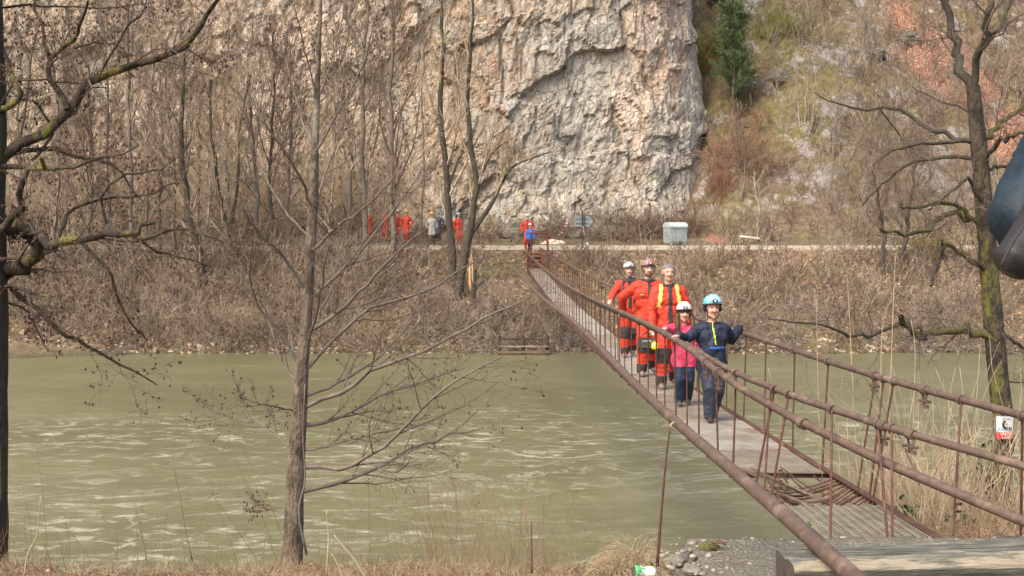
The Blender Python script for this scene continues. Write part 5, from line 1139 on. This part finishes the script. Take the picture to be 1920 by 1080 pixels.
# ------------------------------------------------------------------ things on the far bank and road
def dumpster():
    Y = 60.3; x = P(1266, 440, Y)[0]; z = far_z(x, Y); root = empty('dumpster', (x, Y, z), 'galvanised wheeled waste container with rounded lid standing by the road at the cliff corner', 'waste container', rz=.32)
    m = mat('galvanised_metal', (.36, .42, .42), (.28, .34, .34), 5, .5, .2, metal=.25, spec=.4)
    b = BM(); prof = [(-.40, .22), (-.50, .98), (.50, .98), (.46, .22), (.36, .14), (-.32, .14)]
    b.prism(prof, -.62, .62, Matrix.Rotation(math.pi/2, 4, 'X') @ Matrix.Identity(4)); M4 = Matrix.Rotation(math.pi/2, 4, 'Z')
    bmesh.ops.transform(b.b, matrix=M4, verts=b.b.verts); o = b.done('container_body', m, root)
    lid = [(-.54, .96)]+[(.54*-math.cos(t), .98+.24*math.sin(t)) for t in np.linspace(.15, math.pi-.15, 9)]+[(.54, .96)]
    b = BM().prism(lid, -.65, .65, Matrix.Rotation(math.pi/2, 4, 'X')); bmesh.ops.transform(b.b, matrix=M4, verts=b.b.verts); b.done('lid', mat('lid_metal', (.46, .52, .52), scale=5, rough=.4), root)
    BM().box((0, -.55, .95), (1.32, .06, .05), None, .01).done('rim', m, root)
    for sx_ in (-1, 1):
        for sy in (-1, 1): w = BM().cyl((sx_*.5-.025, sy*.32, .075), (sx_*.5+.025, sy*.32, .075), .075, None, 14).done('wheel', mat('wheel_rubber', (.45, .46, .44), scale=5), root); BM().box((sx_*.5, sy*.32, .15), (.07, .07, .12)).done('castor', m, w)
        BM().cyl((sx_*.62, 0, .72), (sx_*.74, 0, .72), .04).done('lifting_pin', m, root); BM().box((sx_*.635, .0, .55), (.02, .7, .05)).done('side_rib', m, root)
        BM().box((sx_*.3, -.47, .55), (.04, .05, .7), Matrix.Rotation(.1, 3, 'X')).done('front_rib', m, root)
dumpster(); bpy.data.objects['dumpster'].scale = (.82, .9, 1.04)
def sign_post():
    Y = 57.0; x = P(1092, 440, Y)[0]; z = far_z(x, Y); top = P(1092, 395, Y)[2]; root = empty('arrow_sign', (x, Y, z), 'grey arrow shaped signboard seen from behind on a black post beside the road', 'sign')
    BM().cyl((0, 0, -.1), (0, 0, top-z), .04).done('post', BLK, root); BM().cyl((.12, .02, P(0, 424, Y)[2]-z), (.12, .02, top-z-.05), .02).done('thin_rod', BLK, root)
    a = P(1078, 405, Y); b_ = P(1112, 425, Y); h0 = b_[2]-z; h1 = a[2]-z; x0 = a[0]-x; x1 = b_[0]-x
    poly = [(x0, h0), (x1-.22, h0), (x1, (h0+h1)/2), (x1-.22, h1), (x0, h1)]
    b = BM().prism(poly, -.012, .012, Matrix.Rotation(math.pi/2, 4, 'X')); bmesh.ops.transform(b.b, matrix=Matrix.Translation((0, .06, 0)), verts=b.b.verts); b.done('sign_board', mat('sign_back', (.24, .29, .28), scale=4, rough=.5), root)
    BM().box((.0, .035, (h0+h1)/2+.12), (x1-x0-.25, .02, .03)).done('bracket', M['rust'], root); BM().box((.0, .035, (h0+h1)/2-.12), (x1-x0-.25, .02, .03)).done('bracket', M['rust'], root)
sign_post()
def tape(pts, Y, w, label, seed=0):
    """red and white barrier tape: alternating bands"""
    p = resample([P(px, py, Y) for px, py in pts], 16); o0 = p[0].copy(); p = p-o0; n = len(p); v = []
    for k in range(n): t = k*.5+seed; d = np.array([math.cos(t)*.5, math.sin(t)*.5, .3])*w; v += [p[k]-d, p[k]+d]
    f = [(2*k, 2*k+1, 2*k+3, 2*k+2) for k in range(n-1)]
    me = mesh_np('tape', v, f, [mat('tape_red', (.6, .05, .05), scale=3, bump=0), mat('tape_white', (.8, .76, .72), scale=3, bump=0)], False, [k % 2 for k in range(n-1)])
    bm = bmesh.new(); bm.from_mesh(me); bmesh.ops.solidify(bm, geom=bm.faces[:], thickness=.004); bm.to_mesh(me); bm.free()
    o = obj('barrier_tape', me); o.location = o0; tag(o, label, 'tape')
tape([(1062, 408), (1064, 414), (1060, 424), (1054, 436), (1046, 442)], 60.5, .07, 'length of red and white barrier tape drooping left of the arrow sign')
tape([(1093, 424), (1094, 432), (1096, 440)], 56.8, .06, 'short scrap of red and white tape tied to the arrow sign post', 2)
def lump(px, py, Y, d, col_, name, label, cat, seed, amp=.35, gnd=True):
    p = P(px, py, Y); z = far_z(p[0], Y)+d[2]*.35 if gnd else p[2]
    return rock(name, (p[0], Y, z), d, mat(name+'_surface', col_, tuple(k*.75 for k in col_), 5, .9, .5, dist=.03), seed, label, cat)
lump(1100, 444, 57.3, (.14, .1, .22), (.75, .72, .68), 'plastic_bag', 'white bag lying at the foot of the arrow sign', 'bag', 3)
def slab_sheet():
    Y = 62.2; x = P(1405, 447, Y)[0]; z = far_z(x, Y); root = empty('white_slab', (x, Y, z), 'long whitish slab propped on dark stones beside the road, right of the dumpster', 'slab')
    BM().box((0, 0, .36), (1.1, .5, .13), Matrix.Rotation(.13, 3, 'Y'), .04).done('slab', mat('white_stone', (.72, .68, .60), (.60, .56, .48), 6, .8, .4), root, rough=.012)
    for dx in (-.42, .35): BM().ball((dx, 0, .12), (.16, .2, .2), 2).done('support_stone', M['far_ground'], root, rough=.03)
slab_sheet()
for k, (px, Y, r) in enumerate(((1028, 61.5, .28), (1036, 61.2, .38), (1045, 61.6, .30), (1052, 61.0, .2), (1020, 61.0, .18), (1041, 60.9, .22))):
    p = P(px, 440, Y); o = rock('rubble', (p[0], Y, far_z(p[0], Y)+r*.25), (r*1.3, r, r*.55), mat('cream_rubble', (.68, .55, .42), (.5, .38, .28), 6, .95, .5), k, None, None); o['label'] = 'cream broken stone in the pale rubble pile beside the road, by the landing crossbar'; o['category'] = 'stone'; o['group'] = 'pale rubble pile'
# grey fallen blocks at the foot of the cliff between landing and dumpster
blk = [(1118, 66, .75, 'tall grey block right of the arrow sign'), (1142, 65.5, .6, 'grey block midway between the arrow sign and the dumpster'), (1165, 66, .8, 'wide grey block under the cliff brush'), (1190, 66.5, .6, 'small grey block left of the dumpster, in the brush'), (1008, 66, .7, 'mossy grey block behind the far landing'), (1075, 66.5, .7, 'grey block behind the drooping tape'), (965, 66.5, .8, 'grey brown block left of the far landing at the cliff foot')]
for k, (px, Y, r, lb) in enumerate(blk):
    x = P(px, 440, Y)[0]; rock('boulder', (x, Y, far_z(x, Y)+r*.4), (r*1.2, r, r), M['stone'], k+11, lb, 'boulder', 'blocks fallen at the cliff foot', amp=.5)
hb = [(1452, 300, 78, 1.5, 'rounded grey boulder in the middle of the slope above the birch'), (1395, 330, 74, 1.0, 'grey outcrop low on the slope near the cliff'), (1600, 290, 78, 1.1, 'pale outcrop right of the birch'), (1640, 300, 79, .9, 'small whitish outcrop right of its larger pale neighbour'), (1700, 250, 82, 1.2, 'grey outcrop under the red scree'), (1655, 100, 90, 1.3, 'grey crag left above the red scree'), (1610, 90, 91, 1.3, 'grey crag behind the pale snag'), (1760, 440, 66, .8, 'dark grey boulder beside the mossy trunk at road height'), (1770, 60, 92, 1.8, 'blue grey slab of rock right above the red scree'), (1345, 30, 88, 1.8, 'grey crag behind the pine top')]
for k, (px, py, Y, r, lb) in enumerate(hb):
    x = P(px, py, Y)[0]; rock('hill_boulder', (x, Y, far_z(x, Y)-.1), (r*.8, r*.7, r*.55), M['stone'], k+31, lb, 'rock outcrop', 'grey outcrops on the slope', amp=.55)
# wooden landing at the far waterline
def landing():
    Y = 45.0; a = P(932, 662, Y); b_ = P(1030, 662, Y); root = empty('log_landing', ((a[0]+b_[0])/2, Y, WZ), 'low landing of old dark timbers along the far waterline, left of the bridge', 'landing')
    L = b_[0]-a[0]
    for k, (dz_, w, m_) in enumerate(((.10, .10, 'oldwood'), (.32, .07, 'twig_grey'), (.62, .08, 'bark_dark'))):
        BM().box((rnd.uniform(-.05, .05), .1*k-.1, dz_), (L*(1, .94, .9)[k], .14, w), Matrix.Rotation(rnd.uniform(-.01, .01), 3, 'Y'), .01).done('log', M[m_], root, rough=.01)
    for t in (-.46, .0, .46): BM().cyl((L*t, .1, -.5), (L*t, .1, .75), .08).done('post', M['bark_dark'], root)
landing()
for px, py, Y, d, c, nm, lb, sd_ in ((86, 663, 43.6, (.45, .2, .14), (.75, .70, .64), 'plastic_sheet', 'white plastic debris caught at the far waterline, far left', 4), (1140, 492, 54.3, (.14, .1, .11), (.78, .74, .68), 'plastic_bag', 'small white bag caught in the bank brush left of the walkers', 6), (1168, 503, 53.6, (.16, .1, .08), (.72, .70, .62), 'paper_scrap', 'tiny pale scrap in the bank brush just left of the pale blue helmet', 7), (455, 461, 55.2, (.12, .1, .1), (.72, .16, .05), 'orange_rag', 'orange rag beside the road left of the alder', 8), (1731, 493, 54.2, (.16, .1, .09), (.72, .66, .16), 'yellow_bag', 'yellow scrap in the bank brush left of the mossy trunk', 9), (733, 577, 50, (.08, .06, .07), (.12, .32, .62), 'blue_bottle', 'tiny blue scrap in the brush between the alder and the fork tree', 5), (1036, 665, 45, (.17, .13, .14), (.6, .57, .45), 'pale_stone', 'pale stone at the waterline next to the timber landing', 2), (985, 622, 46.6, (.16, .1, .10), (.62, .48, .12), 'yellow_rag', 'yellowish rag in the brush above the timber landing', 3)):
    lump(px, py, Y, d, c, nm, lb, nm.replace('_', ' '), sd_)
# ------------------------------------------------------------------ notice on the mossy trunk
def notice():
    a = P(1866, 780, 10.86); b_ = P(1900, 822, 10.86); w = b_[0]-a[0]; h = a[2]-b_[2]; root = empty('river_notice', ((a[0]+b_[0])/2, 10.86, b_[2]), 'small white and red notice with a black swimmer figure, nailed to the mossy trunk', 'sign')
    def panel(name, x0, x1, z0, z1, dep, m, kind=None):
        n = 10; v = []; 
        for k in range(n+1):
            x = x0+(x1-x0)*k/n
            for z in (z0, z1):
                for t in (0, .003): v.append(((x-.5)*w, -dep-t-.06*(1-(2*(x-.5))**2)*.55, z*h))
        f = []
        for k in range(n): o = 4*k; f += [(o+1, o+5, o+7, o+3), (o, o+2, o+6, o+4), (o, o+4, o+5, o+1), (o+2, o+3, o+7, o+6)]
        f += [(0, 1, 3, 2), (4*n, 4*n+2, 4*n+3, 4*n+1)]
        return obj(name, mesh_np(name, v, f, m, False), root)
    pl = lambda nm, c: mat(nm, c, c, 5, .4, 0)
    panel('board', 0, 1, 0, 1, .0, pl('notice_white', (.72, .74, .70))); panel('red_band', 0, 1, 0, .30, .004, pl('notice_red', (.60, .06, .05))); panel('blue_water', .15, .85, .36, .52, .004, pl('notice_blue', (.30, .52, .60)))
    for s_ in (0, 1): panel('edge_band', s_*.97-.0+.0, s_*.97+.03, 0, 1, .005, pl('notice_dark', (.05, .04, .12)))
    bk = pl('notice_black', (.02, .02, .03)); fr = -.045
    for nm, pts, r in (('figure_arm', [(-.14*w, fr, .76*h), (-.17*w, fr, .66*h), (-.13*w, fr, .53*h)], .011), ('figure_hand', [(-.15*w, fr, .77*h), (-.09*w, fr, .81*h), (-.05*w, fr, .78*h)], .008), ('figure_head', [(.02*w, fr, .68*h), (.025*w, fr, .66*h)], .013), ('figure_body', [(-.14*w, fr, .53*h), (.0, fr, .50*h), (.10*w, fr, .49*h), (.28*w, fr, .485*h)], .011)):
        tube_obj(nm, pts, r*.9, bk, root, 8, 6)
    for txt, z, sz, c in (('JENIS', .86, .13, (.10, .22, .30)), ('VNICE', .16, .15, (.8, .78, .74)), ('2 2007', .03, .11, (.8, .78, .74))):
        cu = bpy.data.curves.new('lettering', 'FONT'); cu.body = txt; cu.size = sz*h*1.3; cu.align_x = 'CENTER'; cu.extrude = .001; cu.materials.append(pl('lettering_'+txt[0], c))
        o = bpy.data.objects.new('tmp', cu); COL.objects.link(o); me = bpy.data.meshes.new_from_object(o.evaluated_get(bpy.context.evaluated_depsgraph_get())); bpy.data.objects.remove(o)
        o = obj('lettering', me, root, 'stuff'); o.location = (0, -.048, z*h); o.rotation_euler = (math.pi/2, 0, 0)
notice()
# ------------------------------------------------------------------ near bank: dry grass, stalks, canes
def blades(name, label, x, y, zf, H, m, w=.0022, spread=.45, droop=-.12, n=4, cat='grass', lean=(0, 0)):
    N = len(x); p = np.stack([x, y, zf(x, y)-.01], 1); d = rng.normal(size=(N, 3))*spread; d[:, 0] += lean[0]; d[:, 1] += lean[1]; d[:, 2] = 1; d /= np.linalg.norm(d, axis=1, keepdims=True)
    a = walk(p, d, H*(.3+.9*rng.random(N)), np.full(N, w), n, .16, droop, .35); v, q = tubes(*a, 3); o = obj(name, mesh_np(name, v, q, m), kind='stuff'); return tag(o, label, cat)
def area(n, x0, x1, y0, y1): return x0+(x1-x0)*rng.random(n), y0+(y1-y0)*rng.random(n)
x, y = area(17000, -4.2, 1.0, 6.2, 7.6); kk = perlin(x*2.2, y*2.2, x*0) > -.12; x, y = x[kk], y[kk]; blades('dry_grass', 'short matted dry grass along the near bank edge', x, y, near_h, .11, M['straw'], .0026, .8, -.2, 3)
x, y = area(6000, -4.2, 1.0, 6.2, 7.6); blades('dry_grass', 'brown dead stems in the matted grass of the near bank', x, y, near_h, .095, M['straw_dark'], .0024, .7, -.2, 3)
x, y = area(600, -4.2, 1.0, 6.5, 8.0); blades('dead_stalks', 'thin dead stalks standing above the near grass', x, y, near_h, .3, M['straw_dark'], .0018, .18, -.02)
x, y = area(160, -4.5, 1.1, 6.8, 8.6); blades('dead_stalks', 'taller reddish stalks in front of the water', x, y, near_h, 1.0, M['straw_dark'], .0022, .12, 0)
x, y = area(260, -.6, .35, 6.9, 8.2); blades('dead_stalks', 'cluster of fine upright weeds against the water right of the alder', x, y, near_h, .95, M['straw_dark'], .0018, .14, 0)
# tussock of pale hanging grass next to the slab
def tuss(px, py, Y, n, H, r, lb, name='grass_tussock', m='straw', drp=-.5):
    p = P(px, py, Y); x, y = blob(p[0], Y, r, n); pp = np.stack([x, y, np.full(n, p[2])], 1); d = np.stack([(x-p[0])/r, (y-Y)/r, np.full(n, 1.4)], 1)+rng.normal(size=(n, 3))*.3; d /= np.linalg.norm(d, axis=1, keepdims=True)
    a = walk(pp, d, H*(.5+.7*rng.random(n)), np.full(n, .0022), 7, .1, drp, .4); v, q = tubes(*a, 3); o = obj(name, mesh_np(name, v-np.array(p), q, M[m])); o.location = p; tag(o, lb, 'grass tussock'); return o
tuss(1195, 1062, 6.75, 900, .30, .12, 'pale drooping tussock of dry grass left of the slab corner')
tuss(1160, 1075, 6.6, 500, .22, .10, 'smaller dry tussock left of the pale drooping one')
# right bank: canes, reeds and leaf litter around the mossy trunk
rz_ = near_h
x, y = area(6000, 2.95, 6.6, 6.4, 12.0); blades('dry_grass', 'tangled dry grass on the bank between the deck and the mossy tree', x, y, rz_, .26, M['straw'], .003, .9, -.2, 3)
x, y = area(3000, 2.95, 6.6, 6.4, 12.0); blades('dry_grass', 'brown dead weeds on the bank around the mossy tree', x, y, rz_, .3, M['straw_dark'], .003, .8, -.15, 3)
x, y = area(800, 2.75, 5.4, 7.4, 11.5); a_ = blades('dead_canes', 'thicket of pale brown canes behind the right handrail', x, y, rz_, .85, M['straw'], .003, .28, -.03, 6, 'canes')
x, y = area(230, 2.72, 4.2, 7.6, 11.0); blades('dead_canes', 'brown forked canes rising between the hangers', x, y, rz_, 1.25, M['twig_tan'], .0045, .30, 0, 7, 'canes')
def cane(pts, Y, r, m, lb, name='reed_stalk', dy=0):
    p = [P(px, py, Y+dy*k/len(pts)) for k, (px, py) in enumerate(pts)]; o = tube_obj(name, p, [r, r*.4], m, None, 6, 12, p[0]); o.location = p[0]; tag(o, lb, 'stalk'); return o
for k, (pts, Y, r, lb) in enumerate((
  ([(1545, 960), (1535, 760), (1531, 560)], 9.5, .006, 'tall pale stalk rising past the right handrail, leftmost of the tall ones'),
  ([(1612, 950), (1600, 740), (1591, 560), (1588, 520)], 9.6, .007, 'tall thin stalk between two hangers near the double rods'),
  ([(1640, 980), (1650, 760), (1655, 610), (1672, 560)], 9.2, .006, 'tall pale stalk bending right at its tip'),
  ([(1662, 970), (1668, 780), (1676, 540), (1680, 480)], 9.0, .006, 'tallest straight stalk right of the double rods'),
  ([(1715, 970), (1712, 820), (1716, 660), (1708, 600)], 9.4, .006, 'slim stalk just left of the bolted handrail clamp'),
  ([(1470, 900), (1462, 780), (1440, 690)], 10.2, .005, 'short leaning stalk nearest the children'),
  ([(1790, 980), (1800, 860), (1822, 780), (1850, 700), (1875, 640)], 9.3, .008, 'dark bent cane crossing in front of the mossy trunk'),
  ([(1755, 985), (1700, 850), (1660, 770), (1610, 690)], 9.2, .008, 'dark cane leaning left across the right handrail'))):
    cane(pts, Y, r, M['straw'] if k < 6 else M['bark_grey'], lb)
cane([(1232, 1062), (1240, 960), (1248, 870), (1256, 800)], 6.55, .010, M['rust'], 'tall reddish brown stalk standing by the slab corner under the thick cable', 'dead_stalk')
cane([(1256, 812), (1258, 798), (1264, 790)], 6.56, .009, M['straw'], 'pale broken tip caught on the thick cable', 'stalk_tip')
cane([(997, 1075), (997, 1020), (996, 978)], 6.6, .006, M['rust'], 'short straight reddish stalk in the near grass right of centre', 'dead_stalk')
cane([(612, 1080), (616, 1010), (612, 957)], 6.4, .006, M['straw'], 'pale straight stick standing just right of the alder foot', 'pale_stick')
cane([(690, 1090), (665, 1050), (640, 1020), (626, 1002)], 6.3, .009, M['twig_pale'], 'pale forked twig leaning left in the near grass', 'pale_stick'); cane([(645, 1090), (635, 1062), (622, 1038)], 6.3, .007, M['twig_pale'], 'short pale twig beside the forked one', 'pale_stick')
cane([(45, 1085), (52, 1040), (70, 1000), (76, 930)], 6.4, .006, M['straw'], 'tall pale stalk with a flower head at the lower left', 'seed_stalk'); cane([(96, 1085), (90, 1040), (78, 1012)], 6.4, .005, M['straw_dark'], 'short stalk with dried head right of the tallest lower left stalk', 'seed_stalk')
cane([(360, 1050), (345, 980), (335, 920), (320, 860)], 7.2, .005, M['straw_dark'], 'long thin bare stem leaning left against the water', 'dead_stalk'); cane([(275, 1050), (262, 985), (248, 930)], 7.2, .004, M['straw_dark'], 'thin dark stem left of the long leaning one', 'dead_stalk')
for px, py, Y in ((76, 930, 6.4), (78, 1012, 6.4)):
    p = P(px, py, Y); 
cane([(575, 1040), (560, 960), (572, 900), (568, 820), (572, 720)], 8.3, .010, M['bark_grey'], 'thin sucker stem climbing beside the alder trunk', 'sucker_stem')
# broad green leaves low on the right bank
for k, (px, py, Y, lb) in enumerate(((1800, 985, 8.0, 'dark green leafy plant at the slab edge under the hanger'), (1850, 890, 10.4, 'ivy patch at the foot of the mossy trunk'), (1700, 960, 8.3, 'small green plant among the canes'), (1500, 985, 6.9, 'little green sprig beside the left deck edge'))):
    p = np.array(P(px, py, Y)); n = (40, 160, 26, 8)[k]; R_ = (.10, .22, .07, .04)[k]; v = []; f = []
    for j in range(n):
        c = rng.normal(size=3)*R_*(.6, .4, .7); s_ = .022*(.6+rng.random()); a = rng.normal(size=3); a /= np.linalg.norm(a); b_ = np.cross(a, rng.normal(size=3)); b_ /= np.linalg.norm(b_); nn = np.cross(a, b_)
        o = len(v); v += [c-a*s_*1.4, c-b_*s_*.8+nn*s_*.2, c+a*s_*1.4, c+b_*s_*.8+nn*s_*.2, c+nn*s_*-.15]; f += [(o, o+1, o+4), (o+1, o+2, o+4), (o+2, o+3, o+4), (o+3, o, o+4)]
    o = obj('leafy_plant', mesh_np('leafy_plant', v, f, M['green'], False)); o.location = p; tag(o, lb, 'plant', kind='stuff')
# leaf litter
def litter(n, x0, x1, y0, y1, zf, s0, m, name, label):
    x, y = area(n, x0, x1, y0, y1); c = np.stack([x, y, zf(x, y)+.012], 1); a = rng.normal(size=(n, 3)); a[:, 2] *= .4; a /= np.linalg.norm(a, axis=1, keepdims=True); b_ = np.cross(a, rng.normal(size=(n, 3))*(1, 1, .3)); b_ /= np.linalg.norm(b_, axis=1, keepdims=True)
    s_ = (s0*(.5+rng.random(n)))[:, None]; v = np.stack([c-a*s_, c-b_*s_*.6+(0, 0, .006), c+a*s_, c+b_*s_*.6+(0, 0, .006)], 1).reshape(-1, 3); f = np.arange(4*n).reshape(n, 4)
    o = obj(name, mesh_np(name, v, f, m, False), kind='stuff'); tag(o, label, 'leaves')
M['litter'] = mat('leaf_litter', (.42, .28, .16), (.28, .16, .09), 3, .8, 0, c3=(.55, .40, .25))
litter(900, -4.2, 1.0, 5.9, 7.6, near_h, .013, M['litter'], 'fallen_leaves', 'brown leaves scattered in the near grass')
litter(2200, 2.9, 6.5, 6.5, 11, near_h, .022, M['litter'], 'fallen_leaves', 'pale brown leaves heaped on the bank behind the slab')
litter(9000, -26, 27, 45, 55, far_h, .10, M['litter'], 'fallen_leaves', 'fallen leaves over the far bank'); litter(3000, -26, 27, 44.8, 46.6, far_h, .10, mat('pale_litter', (.5, .42, .32), (.3, .24, .17), 3, .8, 0), 'shore_litter', 'pale leaves and pebbles along the far waterline')
